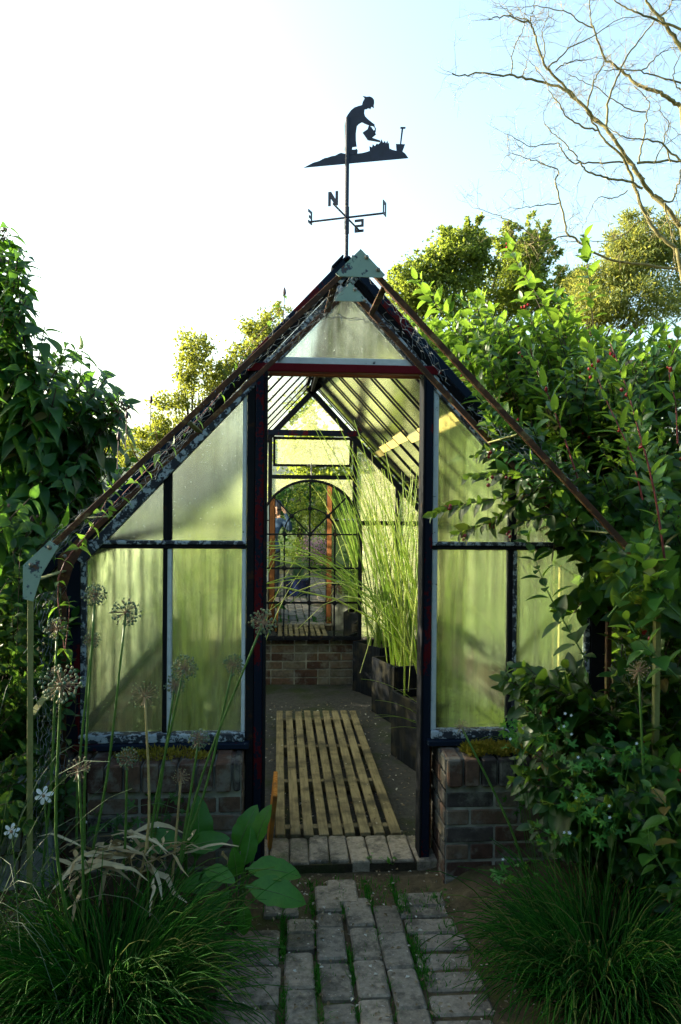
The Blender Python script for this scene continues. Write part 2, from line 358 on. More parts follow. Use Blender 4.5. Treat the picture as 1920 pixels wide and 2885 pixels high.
M['greygrass'] = leaf_mat('grey_green_grass', [(.05, .10, .06), (.10, .16, .09), (.2, .22, .12)], (.2, .3, .12), .35, .5)
M['reed'] = leaf_mat('tall_reed', [(.08, .18, .025), (.17, .29, .045), (.34, .42, .11), (.50, .50, .2)], (.55, .68, .16), .5, .4)
M['fern'] = leaf_mat('fern_frond', [(.08, .15, .03), (.12, .2, .04), (.16, .24, .05)], (.4, .55, .09), .5, .5)
M['dry'] = leaf_mat('dry_leaf', [(.28, .22, .12), (.45, .37, .22), (.62, .54, .38)], (.4, .3, .15), .25, .7)
M['spiky'] = leaf_mat('blue_green_spike', [(.05, .1, .07), (.08, .14, .09), (.12, .18, .1)], (.15, .3, .12), .3, .5)
M['moss'] = leaf_mat('golden_moss', [(.14, .15, .02), (.30, .26, .03), (.45, .32, .06)], (.4, .35, .05), .25, .9, .1)
M['seed'] = leaf_mat('seed_capsule', [(.08, .17, .11), (.13, .22, .14), (.24, .27, .15), (.42, .32, .18)], (.3, .35, .15), .2, .6)
M['pedicel'] = simple('dry_pedicel', (.22, .15, .10), .8, 0, .3, 50)
M['wire'] = simple('galvanised_wire', (.16, .18, .2), .5, .3, .4, 30)
M['litter'] = leaf_mat('leaf_litter', [(.09, .06, .03), (.18, .13, .07), (.3, .26, .2), (.5, .5, .46)], (.2, .15, .08), .1, .8)
M['stone'] = simple('stone_block', (.22, .24, .26), .9, 0, .5, 25)
M['denim'] = simple('blue_denim', (.04, .075, .14), .85, 0, .3, 60)
M['trouser'] = simple('dark_trousers', (.02, .022, .03), .9, 0, .3, 40)
M['skin'] = simple('skin', (.42, .24, .17), .5, 0, .1, 20)
M['hatcloth'] = simple('dark_cap', (.02, .025, .045), .85, 0, .3, 40)
M['camblack'] = simple('black_camera_plastic', (.012, .012, .013), .4, 0, .2, 40)
M['bolt'] = simple('bolt_steel', (.18, .17, .15), .5, .5, .4, 40)

# ------------------------------------------------------------------ leaf shapes
def leaf_t(ts, ws, curl, fold, tip=0):
    V = []; q = []; t = []
    n = len(ts)
    idx = []
    for k, (a, w) in enumerate(zip(ts, ws)):
        z = -curl*a*a
        if w <= 1e-6: idx.append([len(V)]); V.append([a*(1-.15*curl*a), 0, z])
        else:
            idx.append([len(V), len(V)+1, len(V)+2]); x = a*(1-.15*curl*a)
            V += [[x, -w, z+fold*w], [x, 0, z], [x, w, z+fold*w]]
    for a, b in zip(idx[:-1], idx[1:]):
        if len(a) == 1 and len(b) == 3: t += [[a[0], b[1], b[0]][::-1], [a[0], b[2], b[1]][::-1]]
        elif len(a) == 3 and len(b) == 1: t += [[a[0], b[0], a[1]][::-1], [a[1], b[0], a[2]][::-1]]
        elif len(a) == 3: q += [[a[0], b[0], b[1], a[1]][::-1], [a[1], b[1], b[2], a[2]][::-1]]
    return np.array(V, float), q, t
OVATE = leaf_t([0, .1, .28, .5, .72, .9, 1.], [0, .09, .21, .25, .19, .08, 0], .22, .35)
HEART = leaf_t([0, .04, .13, .27, .44, .62, .79, .93, 1.1], [0, .11, .20, .255, .245, .185, .105, .04, 0], .45, .3)
LANCE = leaf_t([0, .15, .4, .7, 1.], [0, .09, .14, .1, 0], .25, .3)
_t = np.linspace(0, 1, 17); BROAD = leaf_t(list(_t), [max(0., .03+.215*math.sin(PI*min(1, max(0, (a-.08)/.92))**.85)**.8*(1+.05*math.sin(a*31)))*(a < .999) for a in _t], .35, .22)
BROAD[0][:, 2] += .025*np.sin(BROAD[0][:, 0]*17+BROAD[0][:, 1]*9)*np.abs(BROAD[0][:, 1])*4
PETAL = leaf_t([0, .25, .5, .75, .92, 1.], [.03, .12, .19, .22, .15, 0], .35, .2)
TINY = leaf_t([0, .5, 1.], [0, .3, 0], .15, .4)
SLIM = leaf_t([0, .5, 1.], [0, .13, 0], .2, .3)
def lobed():
    V = [[0, 0, 0]]; k = 0; pts = []
    for lobe in (-110, -62, 0, 62, 110):
        L = {0: 1., 62: .85, 110: .6}[abs(lobe)]
        for da, r in ((-22, .45), (-9, .85), (0, 1.), (9, .85), (22, .45)):
            a = math.radians(lobe+da*(1 if L > .7 else .8)); pts.append([.25+r*L*.6*math.cos(a), r*L*.6*math.sin(a), -.1*(r*L)**2])
    V = np.array([[.25, 0, 0]]+pts+[[0, 0, .03]]); n = len(pts)
    t = [[0, i, i+1] for i in range(1, n)]+[[0, n, 1]]
    return V, [], t
LOBED = lobed()

def unit(v): v = np.asarray(v, float); return v/(np.linalg.norm(v)+1e-9)
def smooth_path(pts, n=12):
    P = np.asarray(pts, float)
    if len(P) == 2: return P[0]+(P[1]-P[0])*np.linspace(0, 1, n)[:, None]
    out = []; Q = np.concatenate([[2*P[0]-P[1]], P, [2*P[-1]-P[-2]]])
    per = max(2, n//(len(P)-1))
    for i in range(1, len(Q)-2):
        for t in np.arange(per)/per:
            a, b, c, d = Q[i-1], Q[i], Q[i+1], Q[i+2]
            out.append(.5*((2*b)+(-a+c)*t+(2*a-5*b+4*c-d)*t*t+(-a+3*b-3*c+d)*t**3))
    out.append(P[-1]); return np.array(out)
def shoot(stem, leaf, path, tm, size, gap, start=.35, r0=.004, ang=1.0, droop=.35, tint=(.2, .8), tipgrow=.55, alt=False, up=.6, nside=5):
    """a stem with leaves set along it"""
    P = np.asarray(path); seg = np.linalg.norm(np.diff(P, axis=0), axis=1); cum = np.concatenate([[0], np.cumsum(seg)]); L = cum[-1]
    stem.tube(P, np.linspace(r0, r0*.35, len(P)), nside, cap=False)
    s = L*start; k = 0; pos = []; D = []; N = []; S = []
    phase = RNG.random()*PI
    while s <= L:
        i = min(np.searchsorted(cum, s, 'right')-1, len(P)-2); f = (s-cum[i])/(seg[i]+1e-9); p = P[i]+f*(P[i+1]-P[i]); T = unit(P[i+1]-P[i])
        ref = np.array([0, 0, 1.]) if abs(T[2]) < .85 else np.array([1., 0, 0])
        A = unit(np.cross(T, ref)); B = np.cross(A, T)
        fr = (s-L*start)/(L*(1-start)+1e-9); sz = size*(1-(1-tipgrow)*fr**2)*RNG.uniform(.55, 1.22)
        for sg in ((1, -1) if not alt else (1,)):
            th = phase+k*(PI/2 if not alt else 2.4)+(0 if sg > 0 else PI)+RNG.normal(0, .25)
            R = math.cos(th)*A+math.sin(th)*B
            a = ang+RNG.normal(0, .2)-.5*fr
            d = math.cos(a)*T+math.sin(a)*R; d = d+np.array([0, 0, -droop*RNG.uniform(.5, 1.3)])
            n = math.sin(a)*T-math.cos(a)*R+np.array([0, 0, up])+RNG.normal(0, .15, 3)
            pos.append(p+unit(d)*size*.05); D.append(d); N.append(n); S.append(sz)
        s += gap*(1-.45*fr)*RNG.uniform(.8, 1.2); k += 1
    leaf.leaves(tm, pos, D, N, S, np.where(RNG.random(len(pos)) < .02, 1., .8*RNG.uniform(tint[0], tint[1], len(pos))))
    return P[-1]

# ------------------------------------------------------------------ world and sun
SUN = unit([-.87, .43, .25]); SE = math.asin(SUN[2]); SA = math.atan2(SUN[0], SUN[1])
w = bpy.data.worlds.new('World'); scene.world = w; w.use_nodes = True; nt = w.node_tree
bg = nt.nodes['Background']; sky = nt.nodes.new('ShaderNodeTexSky'); sky.sky_type = 'NISHITA'; sky.sun_disc = False
sky.sun_elevation = SE; sky.sun_rotation = SA; sky.air_density = 1.0; sky.dust_density = 5; sky.ozone_density = .2
lk(nt, mixc(nt, 1., sky.outputs[0], (.83, 1.0, 1.04), 'MULTIPLY'), bg.inputs[0]); bg.inputs[1].default_value = .15
sd = bpy.data.lights.new('sun', 'SUN'); so = bpy.data.objects.new('sun', sd); COL.objects.link(so)
sd.energy = 4.2; sd.angle = math.radians(.53); sd.color = (1, .88, .68)
so.rotation_euler = Vector(SUN).to_track_quat('Z', 'Y').to_euler()
scene.view_settings.view_transform = 'Standard'; scene.view_settings.look = 'None'; scene.view_settings.gamma = 1
scene.view_settings.exposure = 2.2
cy = scene.cycles
cy.max_bounces = 8; cy.diffuse_bounces = 4; cy.glossy_bounces = 4; cy.transmission_bounces = 6; cy.transparent_max_bounces = 16
cy.caustics_reflective = False; cy.caustics_refractive = False; cy.sample_clamp_indirect = 6
try: cy.use_denoising = True; cy.denoiser = 'OPENIMAGEDENOISE'
except Exception: pass
#PART2
# ================================================================== THE GREENHOUSE
YF, YB = 3.60, 7.35; XL, XR, XM = -.93, 1.51, .29; EAVE, RIDGE = 1.50, 2.80; SL = (RIDGE-EAVE)/((XR-XL)/2); FLOOR = .03
def zr(x): return RIDGE-SL*abs(x-XM)

def brick_run(mb, a, b, z0, z1, thick, out, course=.075, length=.215, joint=.011, cap=True, seed=0, sooty=0.):
    """bricks laid from a to b (x, y) with face pushed towards `out`, mortar core behind"""
    rng = np.random.default_rng(seed); a = np.array(a, float); b = np.array(b, float); d = b-a; L = np.linalg.norm(d); d /= L; o = np.array(out, float)
    R = np.array([[d[0], o[0], 0], [d[1], o[1], 0], [0, 0, 1.]])
    if np.linalg.det(R) < 0: R = np.array([[-d[0], o[0], 0], [-d[1], o[1], 0], [0, 0, 1.]])
    mid = (a+b)/2-o*(thick/2)
    mb.box((*mid, (z0+z1)/2-.012), (L-.006, thick-.012, z1-z0-.024), R, .5, 1)
    z = z0; k = 0; top = z1-(.14 if cap else 0)
    while z < top-.02:
        h = min(course, top-z); s = -(.5*length if k % 2 else 0)
        while s < L-.01:
            ln = length if rng.random() > .25 else length*.5
            s0, s1 = max(s, 0), min(s+ln, L)
            if s1-s0 > .03:
                c = a+d*(s0+s1)/2-o*(.05-rng.normal(0, .0015)); t = rng.random()
                mb.box((*c, z+h/2), (s1-s0-joint, .1, h-joint), R@np.array(Matrix.Rotation(rng.normal(0, .004), 3, 'Y')), t, 0, .004)
            s += ln
        z += course; k += 1
    if cap:
        s = 0
        while s < L-.03:
            s1 = min(s+.075, L); c = a+d*(s+s1)/2-o*(thick/2-.012); t = rng.uniform(.0, .45) if rng.random() > .2 else .95
            mb.box((*c, z1-.065), (s1-s-joint, thick+.02, .12+rng.normal(0, .003)), R, t, 0, .006)
            s = s1

gh = thing('greenhouse', 'small gabled glass greenhouse with flaking dark blue frame on a low brick wall', 'greenhouse', (XM, YF, 0))
FW = MB(); brick_run(FW, (-.79, 3.36), (-.15, 3.36), -.05, .625, .33, (0, -1), seed=3); brick_run(FW, (XL-.02, 3.48), (-.80, 3.48), -.05, .62, .21, (0, -1), seed=13)
brick_run(FW, (-.147, 3.365), (-.147, 3.69), -.05, .62, .1, (1, 0), seed=4, cap=False)
FW.build('brick_wall', [M['brick'], M['mortar']], gh)
FW = MB(); brick_run(FW, (.72, 3.36), (1.39, 3.36), -.05, .625, .33, (0, -1), seed=8); brick_run(FW, (1.40, 3.48), (XR+.02, 3.48), -.05, .62, .21, (0, -1), seed=18)
brick_run(FW, (.717, 3.365), (.717, 3.69), -.05, .62, .1, (-1, 0), seed=5, cap=False)
FW.build('brick_wall', [M['brick'], M['mortar']], gh)
FW = MB(); brick_run(FW, (XL, YB-.06), (XR, YB-.06), -.05, .452, .2, (0, -1), seed=11, cap=False); FW.build('brick_wall', [M['brick'], M['mortar']], gh)
for x, o in ((XL+.1, 1), (XR-.1, -1)):
    FW = MB(); brick_run(FW, (x, 3.70), (x, YB-.08), -.05, .625, .2, (o, 0), seed=21+o); FW.build('brick_wall', [M['brick'], M['mortar']], gh)

def bars(name, m, segs, **kw):
    b = MB()
    for s in segs: b.bar(*s, **kw)
    return b.build(name, m if isinstance(m, list) else M[m], gh)
# --- front gable frame
for x0, x1, sx in ((-.952, -.848, 1), (1.412, 1.515, -1)):
    x = (x0+x1)/2; b = MB(); zt = zr(x)-.08
    b.bar((x-.012*sx, 3.6, .625), (x-.012*sx, 3.6, zt), .08, .07, (0, 1, 0)); b.bar((x+.042*sx, 3.586, .63), (x+.042*sx, 3.586, zt-.01), .022, .04, (0, 1, 0), mi=1); b.build('corner_post', [M['redblue'] if sx > 0 else M['dark'], M['halfwhite']], gh)
b = MB()
b.bar((-.128, 3.590, .02), (-.128, 3.590, 2.352), .036, .06, (0, 1, 0), mi=1); b.bar((-.090, 3.578, .02), (-.090, 3.578, 2.335), .038, .06, (0, 1, 0)); b.bar((-.0635, 3.60, .02), (-.0635, 3.60, 2.30), .013, .11, (0, 1, 0), mi=1)
b.bar((-.157, 3.585, .64), (-.157, 3.585, 2.23), .018, .04, (0, 1, 0), mi=2)
b.bar((-.10, 3.652, .02), (-.10, 3.652, 2.3), .07, .025, (0, 1, 0), mi=3); b.build('door_post', [M['redblue'], M['dark'], M['white'], M['orange']], gh)
b = MB()
b.bar((.670, 3.58, .02), (.670, 3.58, 2.335), .036, .06, (0, 1, 0)); b.bar((.646, 3.60, .02), (.646, 3.60, 2.30), .010, .11, (0, 1, 0), mi=1)
b.bar((.703, 3.585, .64), (.703, 3.585, 2.345), .026, .04, (0, 1, 0), mi=2)
b.bar((.68, 3.652, .02), (.68, 3.652, 2.3), .065, .025, (0, 1, 0), mi=3); b.build('door_post', [M['redblue'], M['dark'], M['white'], M['orange']], gh)
b = MB(); b.bar((-.145, 3.575, 2.312), (.722, 3.575, 2.312), .037, .055, (0, 1, 0)); b.bar((-.13, 3.584, 2.346), (.71, 3.584, 2.346), .031, .035, (0, 1, 0), mi=1)
b.bar((-.13, 3.65, 2.318), (.71, 3.65, 2.318), .06, .02, (0, 1, 0), mi=2); b.build('lintel', [M['red'], M['white'], M['orange']], gh)
for xm, m in ((-.4955, 1), (1.0635, 0)):
    b = MB(); b.bar((xm-.006, 3.592, .685), (xm-.006, 3.592, zr(xm)-.07), .024, .05, (0, 1, 0)); b.bar((xm+.012, 3.586, .69), (xm+.012, 3.586, 1.503), .019, .045, (0, 1, 0), mi=1)
    b.bar((xm+.011, 3.590, 1.54), (xm+.011, 3.590, zr(xm)-.08), .014, .045, (0, 1, 0)); b.build('mullion', [M['dark'], M['white'] if m else M['halfwhite']], gh)
for x0, x1 in ((-.875, -.147), (.69, 1.44)):
    b = MB(); b.bar((x0, 3.584, 1.513), (x1, 3.584, 1.513), .018, .05, (0, 1, 0)); b.bar((x0, 3.578, 1.531), (x1, 3.578, 1.531), .017, .05, (0, 1, 0), mi=1); b.build('transom', [M['dark'], M['halfwhite']], gh)
for x0, x1 in ((-.87, -.147), (.69, 1.44)):
    b = MB(); b.bar((x0, 3.57, .668), (x1, 3.57, .668), .035, .07, (0, 1, 0), mi=0); b.bar((x0-.02, 3.555, .638), (x1+.02, 3.555, .638), .024, .10, (0, 1, 0), mi=1); b.build('sill', [M['halfwhite'], M['blue']], gh)
n_ = unit([SL, 0, 1])
for sg in (-1, 1):
    xe = XM+sg*1.22; e = np.array([xe, 3.585, EAVE]); a = np.array([XM, 3.585, RIDGE]); nn = np.array([sg*SL, 0, 1.]); nn /= np.linalg.norm(nn)
    off = -.052*nn
    b = MB(); b.bar(e-.03*nn, a-.03*nn, .05, .034, nn); b.bar(e-.077*nn-(0, .006, 0), a-.077*nn-(0, .006, 0), .05, .044, nn, mi=1); b.build('rafter', [M['dark'], M['halfwhite']], gh)
    b = MB(); y = np.array([0, -.06, 0]); ee = e+np.array([sg*.10, 0, -.10*SL])
    b.bar(ee-.010*nn+y, a-.010*nn+y, .024, .036, nn); b.build('barge_board', M['blue'], gh)
# --- glass of the front gable: one pane per opening
def pane(pts, y, m='pane', name='window_pane', parent=None):
    P = [(x, y, z) for x, z in pts]; b = MB()
    if sum(P[i][0]*P[(i+1) % len(P)][2]-P[(i+1) % len(P)][0]*P[i][2] for i in range(len(P))) < 0: P = P[::-1]
    b.extrude([(x, y_+.004, z) for x, y_, z in P], (0, -1, 0), .004) if m != 'farpane' else (b.V.append(np.array(P)), b.F.append((np.array([list(range(len(P)))]), np.array([RNG.random()]), np.array([0]))))
    return b.build(name, M[m], parent or gh)
G = .098
for x0, x1 in ((-.845, -.508), (-.480, -.150), (.708, 1.05), (1.078, 1.41)): pane([(x0, .68), (x1, .68), (x1, 1.51), (x0, 1.51)], 3.592)
pane([(-.805, 1.535), (-.508, 1.535), (-.508, zr(-.508)-G)], 3.592, 'paneclear'); pane([(-.480, 1.535), (-.150, 1.535), (-.150, zr(-.150)-G), (-.480, zr(-.480)-G)], 3.592, 'paneclear')
pane([(.708, 1.535), (1.05, 1.535), (1.05, zr(1.05)-G), (.708, zr(.708)-G)], 3.592, 'pane'); pane([(1.078, 1.535), (1.385, 1.535), (1.078, zr(1.078)-G)], 3.592, 'pane')
pane([(XM-.326, 2.36), (XM+.326, 2.36), (XM, RIDGE-G)], 3.592, 'paneclear')
# --- roof slopes: glass, bars, ridge
ys = np.linspace(YF+.03, YB, 9)
for sg in (-1, 1):
    b = MB(); nn = np.array([sg*SL, 0, 1.]); nn /= np.linalg.norm(nn)
    xe = XM+sg*1.26; xm_ = XM+sg*.60
    for y0, y1 in zip(ys[:-1], ys[1:]):
        for xa, xb, lift in ((XM+sg*.02, xm_+sg*.015, .006), (xm_-sg*.015, xe, 0)):
            P = np.array([(xa, y0, zr(xa)), (xb, y0, RIDGE-SL*abs(xb-XM)), (xb, y1, RIDGE-SL*abs(xb-XM)), (xa, y1, zr(xa))])+nn*lift; b.add(P, [[0, 1, 2, 3]], RNG.random())
    slope = b.build('roof_glass', M['roofpane' if sg < 0 else 'roofpane2'], gh)
    if sg > 0:
        b = MB()
        for y0, y1 in zip(ys[:-1], ys[1:]):
            c = np.array([xm_+RNG.normal(0, .012), (y0+y1)/2, 0]); c[2] = zr(c[0]); c -= nn*.006; t = unit([1, 0, -SL*sg])
            b.box(c, (.045+RNG.random()*.03, y1-y0-.03, .003), np.stack([t, [0, 1, 0], np.cross(t, [0, 1, 0])], 1))
        b.build('glass_overlap', M['lap'], slope)
    for y in ys:
        b = MB(); b.bar(np.array([XM+sg*.01, y, RIDGE])-nn*.008, np.array([xe, y, RIDGE-SL*1.26])-nn*.008, .013, .012, nn); b.build('glazing_bar', M['dark'], slope)
    b = MB(); b.bar((XM+sg*1.215, YF-.02, EAVE-.02), (XM+sg*1.215, YB+.02, EAVE-.02), .05, .07, (0, 0, 1)); b.build('eaves_beam', M['dark'], gh)
b = MB(); b.bar((XM, YF-.03, RIDGE-.035), (XM, YB+.03, RIDGE-.035), .028, .09, (0, 0, 1)); b.build('ridge_beam', M['dark'], gh)
b = MB()
for sg in (-1, 1):
    nn = unit([sg*SL, 0, 1]); b.bar(np.array([XM+sg*.045, YF-.10, RIDGE-.035*SL+.012]), np.array([XM+sg*.045, YB+.04, RIDGE-.035*SL+.012]), .075, .008, nn)
b.build('ridge_capping', M['navy'], gh)
# --- side walls
for x in (XL, XR):
    b = MB()
    for y0, y1 in zip(ys[:-1], ys[1:]): b.add([(x, y0, .63), (x, y1, .63), (x, y1, 1.47), (x, y0, 1.47)], [[0, 1, 2, 3]], RNG.random())
    sw = b.build('side_glass', M['sidepane'], gh)
    for y in ys[1:]:
        b = MB(); b.bar((x, y, .63), (x, y, 1.46), .024, .04, (0, 1, 0)); b.build('glazing_bar', M['dark'], sw)
    b = MB(); b.bar((x, YF+.05, .64), (x, YB, .64), .09, .035, (0, 0, 1)); b.build('side_sill', M['dark'], gh)
b = MB(); b.bar((1.43, 3.80, .63), (1.43, 3.80, 1.45), .13, .02, (0, 1, 0)); b.build('upright_board', M['lap'], gh)
# --- far gable
Y = YB
for sg in (-1, 1):
    e = np.array([XM+sg*1.22, Y, EAVE]); a = np.array([XM, Y, RIDGE]); nn = unit([sg*SL, 0, 1])
    b = MB(); b.bar(e-.055*nn, a-.055*nn, .06, .05, nn); b.build('rafter', M['dark'], gh)
b = MB(); b.bar((XM-.43, Y-.01, 2.345), (XM+.43, Y-.01, 2.345), .05, .055, (0, 1, 0)); b.build('far_beam', M['redblue'], gh)
for x in (-.09, .69, 1.09, -.5):
    b = MB(); b.bar((x, Y, .46), (x, Y, zr(x)-.09), .036, .045, (0, 1, 0)); b.build('mullion', M['dark'], gh)
b = MB(); b.bar((-.075, Y-.005, 1.94), (.675, Y-.005, 1.94), .036, .04, (0, 1, 0)); b.build('transom', M['dark'], gh)
for x0, x1 in ((.71, 1.49), (-.91, -.11)):
    b = MB(); b.bar((x0, Y-.005, 1.52), (x1, Y-.005, 1.52), .036, .04, (0, 1, 0)); b.build('transom', M['dark'], gh)
pane([(XM-.36, 2.37), (XM+.36, 2.37), (XM, RIDGE-.10)], Y, 'farpane')
pane([(-.07, .46), (.67, .46), (.67, 1.92), (-.07, 1.92)], Y+.005, 'farpane')
for p in ([(.71, 1.54), (1.07, 1.54), (1.07, zr(1.07)-.1), (.71, zr(.71)-.1)], [(1.11, 1.54), (1.38, 1.54), (1.11, zr(1.11)-.1)], [(.71, .46), (1.07, .46), (1.07, 1.5), (.71, 1.5)], [(1.11, .46), (1.5, .46), (1.5, 1.5), (1.11, 1.5)],
          [(-.11, 1.54), (-.48, 1.54), (-.48, zr(-.48)-.1), (-.11, zr(-.11)-.1)], [(-.11, .46), (-.48, .46), (-.48, 1.5), (-.11, 1.5)], [(-.52, .46), (-.9, .46), (-.9, 1.5), (-.52, 1.5)], [(-.52, 1.54), (-.79, 1.54), (-.52, zr(-.52)-.1)]): pane(p, Y, 'farpane')
# the tilted hopper window, hinged at its top, swung outwards
hop = MB(); tilt = math.radians(17); cz, sz_ = math.cos(tilt), math.sin(tilt); top = 2.31; hh = .27
def hp(x, s, y=0): return np.array([x, Y+.02+s*sz_+y, top-s*cz])
for p, q in ((hp(-.06, .012), hp(.66, .012)), (hp(-.06, hh), hp(.66, hh)), (hp(-.055, 0), hp(-.055, hh+.01)), (hp(.655, 0), hp(.655, hh+.01))): hop.bar(p, q, .022, .026, (0, 1, .1))
hw = hop.build('hopper_window', M['dark'], gh)
b = MB(); b.add([hp(-.05, .01), hp(.65, .01), hp(.65, hh), hp(-.05, hh)], [[0, 1, 2, 3]], .5); b.build('window_pane', M['farpane'], hw)
b = MB(); b.bar(hp(.29, hh-.02, -.02), (.29, Y-.05, 1.86), .014, .008, (0, 1, 0)); b.bar(hp(.25, hh, -.01), hp(.33, hh, -.01), .02, .03, (0, 1, 0)); b.build('window_stay', M['bolt'], hw)

# ================================================================== IRON ARCH IN FRONT
arch = thing('iron_arch', 'rusty angle-iron garden arch with pale green corner plates and wire netting before the greenhouse', 'garden arch', (XM, 2.95, 0))
YN, YA = 2.95, 3.40; AL, AR, AZ, KZ = -.895, 1.452, 2.625, 1.455
def apt(y, s):      # s: -1 left knee, 0 apex, 1 right knee
    return np.array([XM if s == 0 else (AL if s < 0 else AR), y, AZ if s == 0 else (KZ+ (.02 if s < 0 else -.03))])
def angle_iron(p, q, up, w=.021, m='rust', name='rafter'):
    b = MB(); p = np.array(p, float); q = np.array(q, float); d = unit(q-p); up = np.array(up, float); a = unit(np.cross(up, d)); c = np.cross(d, a)
    b.bar(p, q, w, .005, up, .001); b.bar(p+a*(w/2-.0025)-c*(w/2+.002), q+a*(w/2-.0025)-c*(w/2+.002), .005, w-.002, up, .001)
    return b.build(name, M[m], arch)
for y in (YN, YA):
    for s in (-1, 1):
        k, a = apt(y, s), apt(y, 0); d = unit(a-k); ny = (0, -1, 0)
        angle_iron(k+d*.03, a-d*.02, ny, m='rust')
        angle_iron((k[0], y, 0), k-np.array([0, 0, .01]), ny, m='mossiron' if y == YN else 'rust', name='post')
    # corner plates
    a = apt(y, 0); b = MB(); h = .092 if y == YN else .072; t = [(0, .025), (h*1.0, .025-h*1.01), (h*.86, .025-h*1.12), (-h*.86, .025-h*1.12), (-h, .025-h*1.01)]
    b.extrude([a+np.array([u, -.012, v]) for u, v in t], (0, -1, 0), .006); pl = b.build('corner_plate', M['plate'], arch)
    for u, v in ((.022, -.005), (.065, -.05)): b = MB(); b.ball(a+np.array([u, -.02, v]), (.009, .006, .009), 6, 4); b.build('bolt', M['bolt'], pl)
    for s in (-1, 1):
        k = apt(y, s); d = unit(apt(y, 0)-k); n = np.array([-d[2], 0, d[0]])*(1 if s > 0 else -1); pw = .022
        b = MB(); ins = np.array([-s*1., 0, 0])
        pts = [k+np.array([s*pw, 0, -.115]), k+np.array([s*pw, 0, .005]), k+d*.115+np.array([s*.012, 0, .014]), k+d*.125-np.array([s*.012, 0, .014]), k+np.array([-s*.042, 0, -.03]), k+np.array([-s*.014, 0, -.125])]
        b.extrude([p+np.array([0, -.012, 0]) for p in pts], (0, -1, 0), .006); pl = b.build('corner_plate', M['plate' if y == YN else 'rust'], arch)
        for p in (k+d*.10, k+d*.01): b = MB(); b.ball(p+np.array([0, -.02, 0]), (.009, .006, .009), 6, 4); b.build('bolt', M['bolt'], pl)
for s in (-1, 1):
    for f in (.92, .47, .16):
        p = apt(YN, s)*(1-f)+apt(YN, 0)*f; q = apt(YA, s)*(1-f)+apt(YA, 0)*f; b = MB(); b.bar(p+(0, .015, -.01), q+(0, -.01, -.01), .026, .006, (0, 0, 1)); b.build('strut', M['mossiron'] if f != .92 else M['rust'], arch)
    for z0, z1 in ((1.42, 1.42), (.93, 1.0)):
        k = apt(YN, s); b = MB(); b.bar((k[0], YN+.015, z0), (k[0], YA-.015, z1), .026, .006, (0, 0, 1)); b.build('strut', M['mossiron'], arch)
# wire netting, hexagons about 5 cm across
def netting(o, u, v, Lu, Lv, amp=.008, drop=.0, cell=.05):
    b = MB(); o, u, v = np.array(o, float), unit(u), unit(v); n = np.cross(u, v); rng = np.random.default_rng(int(Lu*1000))
    w_, h_ = cell, cell*.87; pts = {}
    def pt(i, j):
        if (i, j) not in pts:
            a, c = i*w_/4, j*h_/2; pts[(i, j)] = o+u*(a+rng.normal(0, .004))+v*(c+rng.normal(0, .004))+n*(amp*math.sin(a*7+c*3)+rng.normal(0, amp*.3))
        return pts[(i, j)]
    nu, nv = int(Lu/w_*4/3), int(Lv/h_)
    for i in range(nu):
        for j in range(nv):
            x = i*3; y = j*2+(i % 2)
            c = [(x-1, y+1), (x+1, y+1), (x+2, y), (x+1, y-1)]
            if drop > 0 and math.sin(i*.37+1)+math.sin(j*.9+i*.11) < drop*3-1.2: continue
            for p, q in ((c[0], c[1]), (c[1], c[2]), (c[2], c[3])):
                if True: b.tube([pt(*p), pt(*q)], .0008, 3, cap=False)
    return b.build('wire_netting', M['wire'], arch)
for s in (-1, 1):
    k, a = apt(YN, s), apt(YN, 0); d = unit(a-k); netting(k+(0, .01, .012), d, (0, 1, 0), np.linalg.norm(a-k), YA-YN, .02, .2 if s < 0 else .42)
    netting((k[0], YN+.02, .1), (0, 0, 1), (0, 1, 0), 1.3, YA-YN-.03, .02, .1)
a = apt(YN, 0); netting(a+(-.20, .25, -.17), (1, .1, -.1), (0, 1, .3), .42, .2, .02, .3, .045)

# ================================================================== WEATHERVANE
hubp = WP(977.5, 613, (0, 3.75, 0), (0, 1, 0)); px_, py_ = hubp[0], 3.75
vane = thing('weathervane', 'dark iron weathervane of a gardener watering plants above compass letters, on the greenhouse ridge', 'weathervane', (px_, py_, 2.79))
vdir = unit([math.cos(math.radians(14)), -math.sin(math.radians(14)), 0]); vn = np.array([vdir[1], -vdir[0], 0])*-1
vn = unit(np.cross([0, 0, 1], vdir))
def vp(zx, zy): return WP(820+zx*.24235, 240+zy*.24235, (px_, py_, 0), vn)
ground = [(150,960),(262,902),(330,882),(390,850),(430,842),(470,828),(520,818),(560,796),(585,788),(615,795),(640,800),(700,800),(770,797),(830,790),(880,778),(917,765),(914,710),(945,724),(953,686),(978,710),(1002,676),(1015,690),(1046,664),(1050,624),(1075,672),(1093,648),(1106,676),(1124,645),(1132,682),(1141,664),(1148,738),(1180,752),(1228,764),(1222,684),(1268,686),(1288,506),(1272,505),(1275,486),(1335,487),(1332,506),(1308,506),(1284,686),(1328,688),(1298,772),(1330,795),(1368,848)]
figure = [(640,806),(626,760),(632,700),(627,470),(638,400),(660,350),(700,295),(740,262),(790,244),(828,234),(838,195),(860,157),(836,127),(880,137),(920,134),(950,148),(968,172),(970,205),(964,232),(966,270),(938,248),(924,280),(908,268),(886,270),(884,278),(858,280),(853,325),(866,365),(900,400),(940,432),(976,460),(972,476),(945,474),(915,468),(880,456),(825,430),(790,450),(768,474),(756,560),(757,640),(766,713),(716,719),(710,752),(756,750),(755,733),(778,756),(772,797),(700,812)]
can = [(835,556),(893,516),(905,480),(915,466),(930,470),(915,492),(920,493),(936,486),(966,532),(978,522),(972,490),(952,474),(974,476),(990,505),(986,540),(980,553),(990,570),(938,612),(1042,648),(1042,662),(892,637)]
